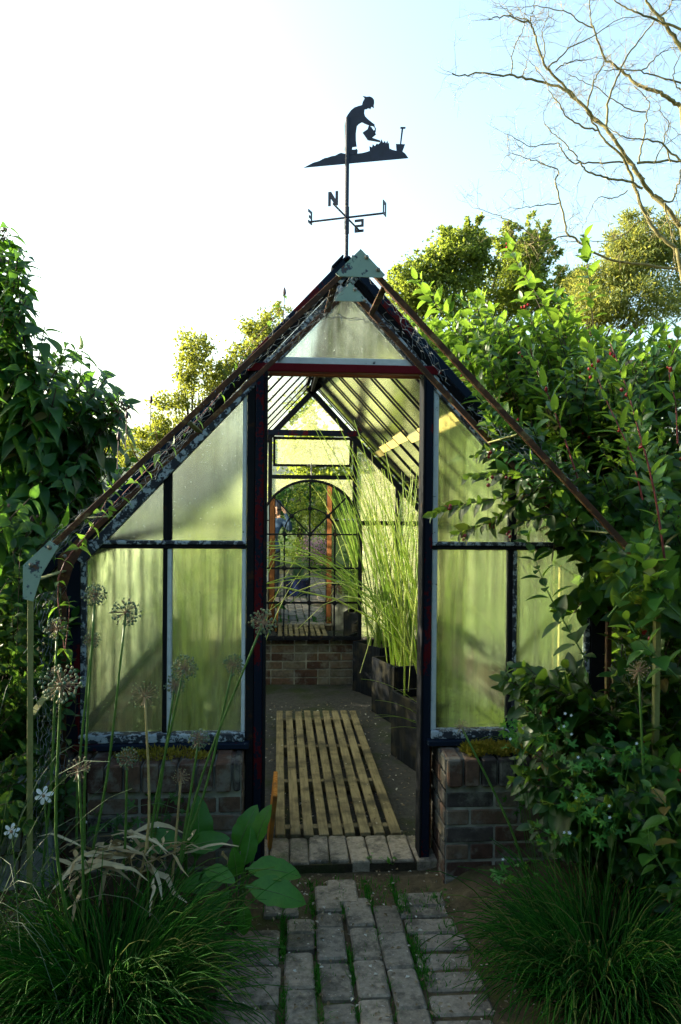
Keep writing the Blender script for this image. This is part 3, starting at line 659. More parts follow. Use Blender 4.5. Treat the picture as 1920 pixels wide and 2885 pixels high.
for nm, poly, dd in (('ground_plate', ground, 0), ('gardener_figure', figure, .0012), ('watering_can', can, .0024)):
    b = MB(); b.extrude([vp(*p)-vn*(.002+dd) for p in poly], vn, .004+2*dd); b.build(nm, M['navy'], vane)
rng = np.random.default_rng(2)
b = MB(); zt = vp(660, 375)[2]; hz = hubp[2]
b.tube([(px_, py_, 2.77), (px_, py_, hz-.03)], .0095, 10); b.tube([(px_-.001, py_, hz+.055), (px_, py_, zt)], .0105, 10)
b.tube([(px_, py_, 2.80), (px_, py_, 2.83)], [.022, .010], 10); b.build('pole', M['navy'], vane)
b = MB(); b.tube([(px_, py_, hz-.075), (px_, py_, hz+.05)], .012, 10); b.build('collar', M['navy'], vane)
b = MB(); b.tube([(px_, py_, hz+.046), (px_, py_, hz+.058)], .0085, 10); b.build('bearing', M['bolt'], vane)
ov = unit([.157, -.07, 0]); nv = unit([-.07, -.157, 0]); LN = .185
letters = {'north_letter': (nv, ov, [[(0,0),(.26,0),(.26,.52),(.72,0),(1,0),(1,1),(.74,1),(.74,.46),(.3,1),(0,1)]]),
 'south_letter': (-nv, -ov, [[(0,0),(1,0),(1,.58),(.26,.58),(.26,.8),(1,.8),(1,1),(0,1),(0,.4),(.74,.4),(.74,.2),(0,.2)]]),
 'west_letter': (ov, -nv, [[(0,0),(1,0),(1,.999),(.72,.999),(.72,.2),(.28,.2),(.28,.78),(.72,.78),(.72,1),(0,1)]]),
 'east_letter': (-ov, nv, [[(0,0),(1,0),(1,.2),(.3,.2),(.3,.4),(.8,.4),(.8,.6),(.3,.6),(.3,.8),(1,.8),(1,1),(0,1)]])}
for nm, (d, u, polys) in letters.items():
    lab_ = 'compass letter '+{'north_letter': 'N', 'south_letter': 'S', 'west_letter': 'O', 'east_letter': 'E'}[nm]
    hub = np.array([px_, py_, hz]); e = hub+d*LN; b = MB(); b.bar(hub, e, .009, .009); b.build('arm', M['navy'], vane)
    lw, lh = .047, .064
    b = MB(); n = np.cross(u, [0, 0, 1])
    for poly in polys: b.extrude([e+u*((a_-.5)*lw)+np.array([0, 0, (c_)*lh-.010])-n*.002 for a_, c_ in poly], n, .004)
    b.build('compass_letter', M['navy'], vane)['label'] = lab_

# ================================================================== MIRROR
mx0, mx1, mz0, mtop = -.18, .74, .455, 1.905; mc = (mx0+mx1)/2; mr_ = (mx1-mx0)/2; my = YB-.085; zs = mtop-mr_
mir = thing('arched_mirror', 'arched mirror behind a wrought-iron grille on the low brick wall at the greenhouse far end', 'mirror', (mc, my, mz0))
arc = [(mc+mr_*math.cos(t), zs+mr_*math.sin(t)) for t in np.linspace(0, PI, 25)]
P = [(mx0, my, mz0+.01), (mx1, my, mz0+.01)]+[(x, my, z) for x, z in arc]
b = MB(); b.V.append(np.array([(x, y+(z-mz0)*.0085-.006, z) for x, y, z in P])); b.n = len(P); b.F.append((np.array([list(range(len(P)))]), np.array([.5]), np.array([0]))); b.build('mirror_glass', M['mirror'], mir)
b = MB(); b.extrude([(x, my+.016, z) for x, _, z in P], (0, 1, 0), .012); b.build('backing_board', M['dark'], mir)
b = MB(); yf = my-.024
for i in range(24):
    (x0, z0), (x1, z1) = arc[i], arc[i+1]; b.bar((x0, yf, z0), (x1, yf, z1), .022, .03, (0, 1, 0))
b.bar((mx1, yf, mz0), (mx1, yf, zs), .03, .03, (0, 1, 0)); b.bar((mx0, yf, mz0), (mx0, yf, zs), .03, .03, (0, 1, 0)); b.bar((mx0, yf, mz0+.012), (mx1, yf, mz0+.012), .034, .026, (0, 1, 0)); b.build('frame', M['dark'], mir)
b = MB(); yg = my-.036; xs = [mc-.235, mc-.005, mc+.225]; zz = [.79, 1.105, 1.415]
kn = []
for x in xs: b.tube([(x, yg, mz0), (x, yg, 1.415 if x != xs[1] else mtop)], .006, 6); kn += [(x, z) for z in zz+[mz0+.012]]
for z in zz: b.tube([(mx0, yg, z), (mx1, yg, z)], .006, 6); kn.append((mx1-.005, z))
cx = xs[1]; R1 = .235
for t in (PI/4, 3*PI/4): b.tube([(cx, yg, 1.415), (cx+mr_*1.0*math.cos(t)*1.0, yg, 1.415+mr_*math.sin(t)*1.02)], .006, 6); kn.append((cx+R1*math.cos(t), 1.415+R1*math.sin(t)))
kn.append((cx, 1.415+R1)); b.tube([(cx+R1*math.cos(t), yg, 1.415+R1*math.sin(t)) for t in np.linspace(0, PI, 17)], .005, 6)
for x, z in kn: b.ball((x, yg-.003, z), (.021, .014, .021), 8, 5)
b.build('grille', M['dark'], mir)

# ================================================================== FLOOR PIECES
db = thing('duckboard', 'weathered slatted wooden duckboard lying along the greenhouse floor in the doorway', 'duckboard', (.29, 5, FLOOR))
x0, x1 = -.012, .592; n = 9; pw = .048
for i in range(n):
    x = x0+pw/2+(x1-x0-pw)*i/(n-1); b = MB(); g = RNG.normal(0, .004); e0, e1 = 3.80+RNG.normal(0, .008), 6.05+RNG.normal(0, .008)
    b.box((x+g/2, (e0+e1)/2, .112+RNG.normal(0, .001)), (pw, e1-e0, .02), np.array(Matrix.Rotation(g*.6, 3, 'Z')), RNG.random(), 0, .003); b.build('slat', M['wood'], db)
for y in (3.95, 4.6, 5.25, 5.9):
    b = MB(); b.box((.29, y, .07), (.6, .05, .06), None, .2, 0, .003); b.build('bearer', M['wood'], db)
b = MB(); b.box((-.025, 3.86, .2), (.02, .34, .30), np.array(Matrix.Rotation(.10, 3, 'Y')), .8, 0, .003)
tag(b.build('wooden_plank', M['plank'], origin=(-.03, 3.86, .04)), 'short orange-brown wooden plank standing on edge beside the left door post', 'plank')
# threshold of bricks on edge
th = MB(); th.box((.285, 3.66, .03), (.84, .27, .135), None, .5, 1)
x = -.125
while x < .69:
    wv = RNG.uniform(.085, .105); th.box((x+wv/2, 3.665+RNG.normal(0, .008), .055+RNG.normal(0, .003)), (wv-.006, .27, .11), np.array(Matrix.Rotation(RNG.normal(0, .02), 3, 'Z'))@np.array(Matrix.Rotation(RNG.normal(0, .02), 3, 'Y')), RNG.uniform(0, .9), 0, .006); x += wv
kind(th.build('threshold_step', [M['paving'], M['soil']]), 'structure')

# planters along the right side
def planter(A, dirv, size, h, label):
    A = np.array([*A, 0.]); d = unit([*dirv, 0]); e = np.array([d[1], -d[0], 0]); c = A+d*size/2+e*size/2
    t = thing('planter', label, 'planter', (c[0], c[1], FLOOR), 'black planters along the right side of the greenhouse')
    b = MB(); wt = .02
    for (o, a_, bdir) in ((-e, d, e), (e, d, e), (-d, e, d), (d, e, d)):
        full = size if (abs(np.dot(o, e)) > .5) else size-2*wt
        p = c+o*(size/2-wt/2); R = np.stack([a_, np.cross([0, 0, 1], a_), [0, 0, 1]], 1); b.box((p[0], p[1], FLOOR+h/2), (full-.002, wt, h), R, RNG.random(), 0, .003)
    b.build('box', M['blackwood'], t); b = MB(); g = size/2-wt
    V = []; k = 7
    for i in range(k):
        for j in range(k): V.append(c+d*(-g+2*g*i/(k-1))+e*(-g+2*g*j/(k-1))+np.array([0, 0, FLOOR+h-.05+RNG.normal(0, .006)]))
    b.add(V, [[i*k+j, i*k+k+j, i*k+k+j+1, i*k+j+1] for i in range(k-1) for j in range(k-1)], .5); b.build('soil', M['soil'], t)
    return c, size, h
pls = [planter((.88, 4.85), (-.3, .95), .43, .43, 'black wooden planter nearest the doorway, its corner hidden by the right door post'),
       planter((.87, 5.95), (-.28, .95), .43, .44, 'black wooden planter in the middle of the row of three'),
       planter((.86, 6.72), (-.35, .6), .40, .44, 'black wooden planter at the far end, next to the brick wall under the mirror')]
rl = ['tall pale green reed growing in the nearest planter by the door post', 'tall arching reed clump in the middle planter, tallest of the three', 'tall reed clump in the far planter, leaning across the mirror']
for (c, size, h), lab, nb, hi in zip(pls, rl, (38, 56, 34), (1.75, 2.0, 1.8)):
    b = MB(); lean_ = -.2 if hi == 1.8 else -.55
    for i in range(nb):
        p = c+np.array([RNG.normal(0, size*.17), RNG.normal(0, size*.17), FLOOR+h-.05-c[2]]); arching = RNG.random() < .11
        L = hi*RNG.uniform(.55, 1.02); az = RNG.uniform(0, 2*PI); lean = RNG.uniform(.02, .22)+(.25 if arching else 0)
        o = np.array([math.cos(az)+lean_, math.sin(az)*.8, 0]); k = 9; pts = []
        bend = RNG.uniform(.05, .3) if not arching else RNG.uniform(.9, 1.8)
        for t in np.linspace(0, 1, k):
            out = lean*t+bend*t**2.6*.45; pts.append(p+o*L*out+np.array([0, 0, L*(t-.18*bend*t**3-(.55*t**4 if arching else 0))]))
        b.tube(pts, np.linspace(.0075, .002, k)*RNG.uniform(.7, 1.15), 4, RNG.random()**.7, cap=False)
    tag(b.build('reed', M['reed'], smooth=True, origin=(c[0], c[1], FLOOR+h-.05)), lab, 'reed', 'tall reeds in the planters')
# ================================================================== GROUND
def grid(name, x0, x1, y0, y1, nx, ny, zf, m, mb=None):
    b = MB(); xs = np.linspace(x0, x1, nx+1); yy = np.linspace(y0, y1, ny+1); V = [(x, y, zf(x, y)) for y in yy for x in xs]
    q = [[j*(nx+1)+i, j*(nx+1)+i+1, (j+1)*(nx+1)+i+1, (j+1)*(nx+1)+i] for j in range(ny) for i in range(nx)]
    b.add(V, q, .5); return b.build(name, m, smooth=True)
b = MB()
xs = np.concatenate([[-1500, -400, -100, -40, -20, -12, -8, -6], np.linspace(-4.5, 5, 130), [6, 8, 12, 20, 40, 100, 400, 1500]])
yy = np.concatenate([[-1500, -400, -100, -40, -20, -14], np.linspace(-9, 10, 200), [12, 16, 24, 40, 100, 400, 1500]])
from mathutils import noise as mn
def gz(x, y):
    if abs(x) > 7 or y < -10 or y > 11: return -.02
    inside = XL-.05 < x < XR+.05 and YF+.02 < y < YB+.05
    base = .052 if (-.5 < x < 1.1 and y < 3.6) else .07
    if inside: return -.06
    if 2.95 < y < 3.7 and -1.6 < x < 2.2: base += .10*min(1, (y-2.95)/.3)*min(1, max(0, (abs(x-.28)-.42)/.15))
    return base+(.012 if -.3 < x < .6 else .028)*mn.noise(Vector((x*2.1, y*2.1, 0)))+.010*mn.noise(Vector((x*9, y*9, 3)))
V = [(x, y, gz(x, y)) for y in yy for x in xs]; nx = len(xs); q = [[j*nx+i, j*nx+i+1, (j+1)*nx+i+1, (j+1)*nx+i] for j in range(len(yy)-1) for i in range(nx-1)]
b.add(V, q, .5); kind(b.build('ground', M['ground'], smooth=True), 'structure')
kind(grid('greenhouse_floor', XL+.12, XR-.12, 3.7, YB-.02, 50, 80, lambda x, y: FLOOR+.012*mn.noise(Vector((x*5, y*5, 0)))+.006*mn.noise(Vector((x*20, y*20, 0))), M['floor']), 'structure')
b = MB(); 
hx = np.linspace(-900, 900, 70)
for k, (Yh, hh) in enumerate(((240, 20), (330, 30))):
    top = [(x, Yh+20*math.sin(x*.01+k), hh+6*mn.noise(Vector((x*.008, k*5, 0)))+1.6*mn.noise(Vector((x*.08, k, 0)))) for x in hx]
    V = [(x, Yh-90, -1) for x in hx]+top+[(x, Yh+160, -1) for x in hx]; m = len(hx)
    b.add(V, [[i, i+1, m+i+1, m+i] for i in range(m-1)]+[[m+i, m+i+1, 2*m+i+1, 2*m+i] for i in range(m-1)], .5)
kind(b.build('hills', M['hill'], smooth=True), 'structure')
# brick path: worn bricks with gaps
b = MB(); rng = np.random.default_rng(5)
def pbrick(cx, cy, w, l, sunk=0., t=None):
    a = rng.normal(0, .02); tx, ty = rng.normal(0, .012, 2)
    R = np.array(Matrix.Rotation(a, 3, 'Z'))@np.array(Matrix.Rotation(tx, 3, 'X'))@np.array(Matrix.Rotation(ty, 3, 'Y'))
    b.box((cx, cy, .04-sunk+rng.normal(0, .003)), (w*rng.uniform(.96, 1.02), l*rng.uniform(.97, 1.02), .07), R, rng.random() if t is None else t, 0, .007)
cols = [.085, .205, .325, .44]
for k, x in enumerate(cols):
    y = -1.2+rng.random()*.2
    while y < 3.42:
        l = .105 if rng.random() < .3 else .215
        if not (y+l > 3.43):
            if not (k in (0, 3) and y > 3.08 and rng.random() < .6) and not (y > 3.18 and k != 1): pbrick(x+rng.normal(0, .004), y+l/2, .106, l, .008 if k == 3 and y > 2.9 else 0)
        y += l+.010
y = -1.1
while y < 3.0:
    pbrick(-.095+rng.normal(0, .008), y+.05, .215, .105); y += .119
y = -1.1
while y < 3.2:
    if rng.random() < (.75 if y < 2.9 else .6): pbrick(.61+rng.normal(0, .01), y+.05, .2, .105, .012+.01*rng.random(), .9)
    y += .125
for x in (-.23, -.33, .76, .88, -.45, 1.0):                     # wider paving farther back, behind the photographer
    y = -6.
    while y < .3: pbrick(x, y+.11, .106, .215); y += .229
for x in cols+[-.04, -.15, .56, .66]:
    y = -6.
    while y < -1.3: pbrick(x, y+.11, .106, .215); y += .229
pbrick(.275, 3.33, .125, .2); pbrick(.02, 3.27, .14, .2, .004, .95); pbrick(.60, 3.27, .2, .11, .012, .9)
kind(b.build('brick_path', M['paving']), 'structure')
# joints: moss and seedlings of grass, litter
b = MB(); P = []; 
def gblade(b, p, L, az, lean, w, tint, k=4):
    o = np.array([math.cos(az), math.sin(az), 0]); t = np.linspace(0, 1, k)[:, None]
    pts = p+o*L*lean*t**1.6+np.array([0, 0, 1.])*L*(t-.45*lean*t**2.2); side = np.array([-o[1], o[0], 0])
    b.ribbon(pts, side, w*(1-np.linspace(0, 1, k)**1.5*.92), tint)
for i in range(5200):
    x = rng.choice([.145, .265, .383, .025, .50, .53])+rng.normal(0, .006) if rng.random() < .55 else rng.uniform(-.3, 1.05)
    y = rng.uniform(2.5, 3.45); 
    if mn.noise(Vector((x*6, y*6, 0))) < -.02 and rng.random() < .92: continue
    gblade(b, np.array([x, y, .05]), rng.uniform(.02, .05), rng.uniform(0, 6.3), rng.uniform(.2, .9), .0022, rng.uniform(.2, .7), 3)
kind(b.build('joint_grass', M['grass'], smooth=True), 'stuff', 'short grass and moss in the joints of the brick path')
b = MB(); n = 900
P = np.stack([rng.uniform(-.35, 1.15, n), rng.uniform(2.4, 3.5, n), np.full(n, .082)], 1); D = rng.normal(0, 1, (n, 3)); D[:, 2] *= .2; N = rng.normal(0, .3, (n, 3)); N[:, 2] = 1
b.leaves(TINY, P, D, N, rng.uniform(.006, .022, n), rng.random(n)**1.6)
n = 700; P = np.stack([rng.uniform(-.1, .8, n), rng.uniform(3.8, 6.6, n), np.full(n, FLOOR+.012)], 1); D = rng.normal(0, 1, (n, 3)); D[:, 2] *= .2; N = rng.normal(0, .3, (n, 3)); N[:, 2] = 1
b.leaves(TINY, P, D, N, rng.uniform(.006, .025, n), rng.random(n)**1.2)
n = 170; P = np.stack([rng.uniform(0, .58, n), rng.uniform(3.85, 6.0, n), np.full(n, .127)], 1); D = rng.normal(0, 1, (n, 3)); D[:, 2] *= .2; N = rng.normal(0, .3, (n, 3)); N[:, 2] = 1
b.leaves(TINY, P, D, N, rng.uniform(.004, .018, n), rng.random(n)**2.5)
kind(b.build('leaf_litter', M['litter']), 'stuff', 'scattered dry leaf fragments and grit on the path and greenhouse floor')

# ================================================================== TREES
def crown(b, blobs, size, tm=TINY, seed=1, up=.5, clus=.34):
    rng = np.random.default_rng(seed)
    for (c, r, n) in blobs:
        c = np.array(c); r = np.broadcast_to(np.array(r, float), (3,)); m = max(6, n//45)
        d = rng.normal(0, 1, (m, 3)); d /= np.linalg.norm(d, axis=1)[:, None]; rad = rng.uniform(.35, 1.05, m)
        cc = c+d*r*rad[:, None]; k = n//m; cr = clus*rng.uniform(.6, 1.3, m)
        P = np.repeat(cc, k, 0)+rng.normal(0, .5, (m*k, 3))*(np.repeat(cr, k)[:, None]*r)
        O = np.repeat(d, k, 0)+rng.normal(0, .8, (m*k, 3)); N = rng.normal(0, .6, (m*k, 3))+np.array([0, 0, up])+.5*np.repeat(d, k, 0)
        b.leaves(tm, P, O, N, size*rng.uniform(.6, 1.25, m*k), np.clip(np.repeat(rng.uniform(.1, .9, m), k)+rng.normal(0, .15, m*k), 0, 1))
def bw(x, y, Y, rx, ry, rd, n): return (W(x, y, Y), (rx*K/F*Y, rd, ry*K/F*Y), n)
def limbs(b, base, tops, r0=.05, seed=0, rtip=.008):
    rng = np.random.default_rng(seed); base = np.array(base, float)
    for t in tops:
        t = np.array(t); mid = base*.55+t*.45; mid[2] = base[2]*.4+t[2]*.6; mid[:2] = base[:2]*.7+t[:2]*.3
        P = smooth_path([base, mid+rng.normal(0, .06, 3), t], 10); b.tube(P, np.linspace(r0, rtip, len(P)), 6, cap=False)
def tree(name, label, cat, blobs, base, m, size, r0, seed, fork=.35, tm=TINY, group=None, bark='darkbark', clus=.34):
    base = np.array(base, float); t = thing(name, label, cat, base, group)
    b = MB(); crown(b, blobs, size, tm, seed, clus=clus); b.build('crown', M[m], t)
    b = MB(); ctr = np.mean([x[0] for x in blobs], 0); f = base+(ctr-base)*fork
    b.tube(smooth_path([base-(0, 0, .1), base*.5+f*.5+(.03, 0, 0), f], 8), np.linspace(r0*1.5, r0, len(smooth_path([base, f, f+1], 8))) if False else np.linspace(r0*1.5, r0, 9), 8)
    rng = np.random.default_rng(seed+5); tips = []
    for c, r, n in blobs:
        for _ in range(3): tips.append(np.array(c)+rng.normal(0, .28, 3)*np.array(np.broadcast_to(np.array(r, float), (3,))))
    limbs(b, f, tips, r0*.28, seed, .003); b.build('trunk', M[bark], t); return t

tree('oak_tree', 'loose-crowned oak tree beyond the greenhouse, left of its roof', 'tree',
     [bw(455, 805, 15, 42, 50, .5, 1500), bw(425, 850, 15, 40, 36, .4, 700), bw(395, 925, 15, 50, 34, .5, 900), bw(470, 900, 15.3, 60, 60, .5, 1500), bw(380, 985, 14.6, 45, 30, .4, 900), bw(345, 1015, 14.4, 50, 34, .4, 1100), bw(300, 1040, 14.4, 50, 30, .4, 900), bw(520, 850, 15.2, 36, 40, .4, 700), bw(560, 815, 15.5, 36, 40, .4, 800), bw(590, 760, 15.6, 38, 40, .4, 900), bw(640, 735, 15.8, 34, 34, .4, 800), bw(610, 790, 15.8, 45, 45, .5, 1000), bw(540, 890, 15.4, 60, 60, .6, 1400), bw(430, 1000, 14.8, 70, 40, .5, 1300)],
     (-1.8, 15.6, 0), 'L_oak', .075, .11, 31)
tree('hornbeam_tree', 'dense upright yellow-green tree beyond the roof apex, left of the pair on the right', 'tree',
     [bw(1045, 605, 12, 70, 62, .45, 5200), bw(1040, 545, 12, 28, 34, .3, 1100), bw(1092, 560, 12, 34, 46, .3, 1700), bw(1115, 610, 12, 30, 50, .3, 1300), bw(985, 625, 12, 50, 45, .4, 2400), bw(940, 650, 12, 45, 36, .35, 1700), bw(1030, 680, 12, 100, 60, .5, 5000), bw(935, 700, 12, 60, 50, .4, 2200), bw(1015, 535, 12, 9, 22, .15, 260), bw(1075, 520, 12, 9, 20, .15, 260), bw(1102, 512, 12, 8, 18, .15, 200), bw(965, 590, 12, 9, 24, .15, 220), bw(905, 625, 12, 16, 16, .2, 240)],
     (1.2, 12.2, 0), 'L_hedge', .06, .08, 32, clus=.3)
tree('hornbeam_tree', 'dense upright tree with dark shaded side, right of the pair beyond the roof apex', 'tree',
     [bw(1205, 590, 12.4, 70, 58, .45, 4600), bw(1170, 545, 12.4, 32, 28, .3, 800), bw(1240, 550, 12.4, 34, 30, .3, 900), bw(1210, 660, 12.4, 80, 60, .5, 4600), bw(1150, 700, 12.4, 90, 60, .5, 3600), bw(1168, 528, 12.4, 9, 18, .15, 220), bw(1225, 515, 12.4, 9, 20, .15, 240), bw(1258, 530, 12.4, 9, 22, .15, 240), bw(1280, 570, 12.4, 16, 20, .2, 260), bw(1310, 690, 11.8, 70, 60, .5, 3000), bw(1300, 640, 11.6, 30, 30, .3, 700)],
     (2.3, 12.6, 0), 'L_hedge', .06, .08, 33, clus=.3)
tree('yew_tree', 'pale feathery evergreen tree behind the bare branches at the right edge', 'tree',
     [bw(1470, 590, 10.5, 75, 60, .5, 4600), bw(1410, 640, 10.5, 60, 50, .5, 3400), bw(1540, 560, 10.5, 60, 70, .5, 3800), bw(1460, 510, 10.5, 36, 36, .3, 1100), bw(1345, 645, 10.6, 40, 34, .35, 1500), bw(1430, 560, 10.5, 40, 34, .35, 1300), bw(1370, 700, 10.2, 80, 50, .5, 3800), bw(1480, 700, 10.2, 100, 60, .5, 5000), bw(1600, 640, 10.4, 60, 110, .5, 3600)],
     (3.4, 10.7, 0), 'L_yew', .075, .09, 34, tm=SLIM, clus=.36)
# trees and bushes straight behind the greenhouse, in full sun
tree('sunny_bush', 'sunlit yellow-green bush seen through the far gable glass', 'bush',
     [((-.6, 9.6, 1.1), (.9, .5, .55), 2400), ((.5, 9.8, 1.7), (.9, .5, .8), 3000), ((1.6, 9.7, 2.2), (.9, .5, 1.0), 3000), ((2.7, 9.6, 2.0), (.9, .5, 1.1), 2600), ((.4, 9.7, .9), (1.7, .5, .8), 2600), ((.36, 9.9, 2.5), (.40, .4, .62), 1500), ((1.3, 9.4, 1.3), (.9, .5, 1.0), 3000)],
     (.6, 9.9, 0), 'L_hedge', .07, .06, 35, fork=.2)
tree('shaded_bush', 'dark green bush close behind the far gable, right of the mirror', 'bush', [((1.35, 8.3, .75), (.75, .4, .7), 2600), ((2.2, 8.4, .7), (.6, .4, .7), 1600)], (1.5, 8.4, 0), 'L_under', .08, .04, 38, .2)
tree('sunny_bush', 'pale sunlit bush between the berry shrub and the yew at the right edge', 'bush',
     [((3.4, 7.6, 2.4), (.7, .6, .7), 2600), ((3.9, 7.8, 1.6), (.8, .6, 1.), 2600), ((2.9, 7.9, 2.0), (.6, .5, .8), 2200)],
     (3.4, 7.9, 0), 'L_yew', .06, .05, 36, fork=.2, tm=SLIM)

tree('hedge_shrub', 'dark hedge added along the left side of the greenhouse to block low sun', 'hedge',  # added occluder, keeps direct sun off the left panes and the foreground
     [((-2.9, 3.9, 1.0), (.6, .9, 1.15), 2600), ((-2.7, 2.3, .9), (.6, .9, 1.0), 2600), ((-2.9, 5.6, 1.0), (.6, .9, 1.05), 3000), ((-2.9, 7.2, 1.1), (.6, .9, 1.15), 3000), ((-3.0, 8.8, 1.1), (.6, .9, 1.2), 2600), ((-3.1, 10.3, 1.1), (.6, .9, 1.2), 2200), ((-2.4, 6.4, .7), (.4, 1.2, .7), 1800)], (-2.9, 7.4, 0), 'L_under', .09, .05, 37, .15)
# tall trees behind and beside the photographer, put in to block sky light
for lab, bl, ba, sd_ in (('tall dark tree behind the photographer, left of the mirror view', [((-3.2, -9.5, 5.6), (2.4, 1.4, 2.4), 2400), ((-3.2, -9.5, 3.2), (2.2, 1.4, 2.6), 2600), ((-4.8, -7.5, 3.), (1.6, 1.4, 2.4), 2000)], (-3.6, -9.4, 0), 51), ('tall dark tree straight behind the photographer', [((.2, -11, 6.4), (2.8, 1.4, 2.8), 2800), ((.2, -11, 3.4), (2.4, 1.4, 2.8), 2400), ((1.8, -10.6, 3.4), (1.8, 1.2, 2.4), 2000)], (.6, -11, 0), 52), ('tall dark tree behind the photographer, right of the mirror view', [((4.4, -8.5, 5.6), (2.2, 1.4, 2.4), 2200), ((4.4, -8.5, 3.4), (2., 1.4, 2.8), 2400), ((5.6, -5.5, 3.), (1.5, 1.5, 2.5), 2000)], (4.9, -7.6, 0), 53), ('dense unseen tree added right of the photographer to block sky light', [((5.2, -1.5, 4.8), (1.6, 2., 2.2), 2200), ((5.2, -1.5, 2.8), (1.4, 1.8, 2.5), 2400), ((5., 1.2, 2.4), (1.2, 1.4, 2.2), 2000)], (5.3, -.4, 0), 54), ('dense unseen tree added left of the photographer to block sky light', [((-5., -2.5, 4.6), (1.6, 2., 2.2), 2200), ((-5., -2.5, 2.6), (1.4, 1.8, 2.4), 2400), ((-4.4, .8, 1.9), (1.1, 1.6, 1.8), 2200)], (-4.9, -1.2, 0), 55)):
    tree('sky_blocking_tree', lab, 'tree', bl, ba, 'L_under', .26, .09, sd_, .3, clus=.3)

# ---------------- the bare tree, its limbs as they grow in the photograph
bt_base = np.array([4.75, 8.7, 0.]); bare = thing('bare_tree', 'leafless tree with pale mossy limbs reaching over the right of the garden', 'tree', bt_base)
def zb(x, y): return (1200+x*.4592, y*.4592)
LB = [ (.024, .006, 0, [(1568,1390),(1480,1280),(1380,1180),(1310,1080),(1250,1000),(1200,920),(1120,800),(1050,745),(990,670),(900,590),(830,540),(740,510),(620,480),(520,465),(430,460),(330,447),(240,460),(165,458)]),
 (.018, .005, .1, [(1340,1110),(1230,960),(1110,800),(1000,690),(890,570),(795,470),(730,400),(705,320),(660,200),(638,130),(590,135),(520,100),(440,105),(390,118)]),
 (.022, .007, -.2, [(1540,1524),(1430,1440),(1350,1320),(1300,1200),(1255,1060),(1215,970),(1110,870),(1060,800),(990,690)]),
 (.024, .005, .4, [(1568,655),(1500,610),(1440,570),(1370,545),(1290,515),(1230,460),(1160,400),(1100,350),(1060,260),(1030,170),(1010,100),(1005,-30)]),
 (.022, .01, -.5, [(1600,340),(1500,200),(1440,110),(1380,40),(1340,-30)]),
 (.013, .004, .3, [(1110,795),(1115,690),(1130,590),(1190,440),(1240,340),(1330,220),(1400,130),(1480,70),(1520,-20)]),
 (.011, .004, .2, [(985,680),(1010,580),(1040,480),(1080,410),(1130,340)]),
 (.009, .003, .1, [(740,430),(800,370),(880,300),(1000,235),(1080,185),(1180,125),(1270,105)]),
 (.013, .003, -.3, [(1330,1160),(1260,1120),(1150,1100),(1070,1080),(980,1045),(940,990),(900,930),(830,860),(760,800),(720,740)]),
 (.010, .003, .2, [(1210,990),(1120,1000),(1000,1000),(900,990),(830,920),(810,880),(700,890),(640,900),(560,850),(480,820)]),
 (.016, .003, .5, [(1640,1665),(1568,1655),(1367,1629),(1189,1605),(1045,1557),(940,1480),(870,1430),(850,1340),(825,1240),(795,1120),(815,1050),(760,1020),(680,990),(620,970),(540,940),(480,970)]),
 (.010, .003, -.2, [(1060,800),(980,780),(900,740),(850,700),(820,640),(760,550),(700,450),(640,370)]),
 (.010, .004, .5, [(1305,1000),(1330,880),(1350,760),(1355,690),(1380,640),(1350,600),(1280,530)]),
 (.014, .010, .3, [(1300,1000),(1400,995),(1500,990),(1600,990)]),
 (.008, .003, .4, [(1350,690),(1250,670),(1150,610),(1060,540),(960,500),(880,460)]),
 (.007, .002, .3, [(820,1245),(700,1260),(600,1275),(500,1280)]), (.006, .002, .5, [(680,1460),(560,1380),(450,1325),(350,1290),(280,1270)]),
 (.007, .003, .1, [(525,465),(530,400),(545,290),(590,200),(605,120),(610,60)]), (.006, .002, .1, [(590,465),(620,400),(630,350)]),
 (.012, .004, -.4, [(1600,1010),(1510,940),(1440,880),(1340,855),(1250,850),(1180,820),(1110,770)]),
 (.010, .004, -.1, [(1470,1240),(1480,1330),(1510,1430),(1520,1540)]), (.011, .006, -.3, [(1400,1190),(1500,1240),(1540,1160),(1565,1050),(1600,960)]),
 (.008, .003, .4, [(1030,175),(940,130),(870,75),(760,50),(660,35),(560,60)]), (.013, .005, -.6, [(1600,190),(1420,125),(1320,85),(1220,45),(1140,-10)]),
 (.008, .003, .3, [(800,430),(870,385),(960,370),(1060,350)]), (.010, .004, -.3, [(1600,520),(1500,490),(1400,465),(1320,440),(1210,425),(1100,435)]),
 (.008, .002, .6, [(1310,1350),(1240,1420),(1150,1478),(1000,1475),(840,1480)]), (.008, .003, .6, [(870,1450),(700,1480),(520,1480)]),
 (.007, .003, -.4, [(1320,440),(1400,370),(1480,300),(1600,290)]), (.008, .003, -.4, [(1420,110),(1490,50),(1530,-30)]),
 (.007, .002, .2, [(720,400),(730,280),(715,190),(750,90),(760,-20)]), (.007, .002, .2, [(640,130),(660,60),(670,-20)]), (.007, .002, .3, [(640,120),(560,110),(480,50),(400,0)]),
 (.008, .002, -.3, [(1500,990),(1460,860),(1490,760),(1440,680),(1430,600)]), (.008, .002, -.4, [(1568,560),(1520,480),(1540,380),(1590,300)]),
 (.007, .002, .5, [(1240,1170),(1160,1215),(1060,1215),(1010,1300),(960,1400)]), (.007, .002, -.3, [(1400,1000),(1440,920),(1490,870),(1600,800)])]
trunk, twig = MB(), MB(); rng = np.random.default_rng(77)
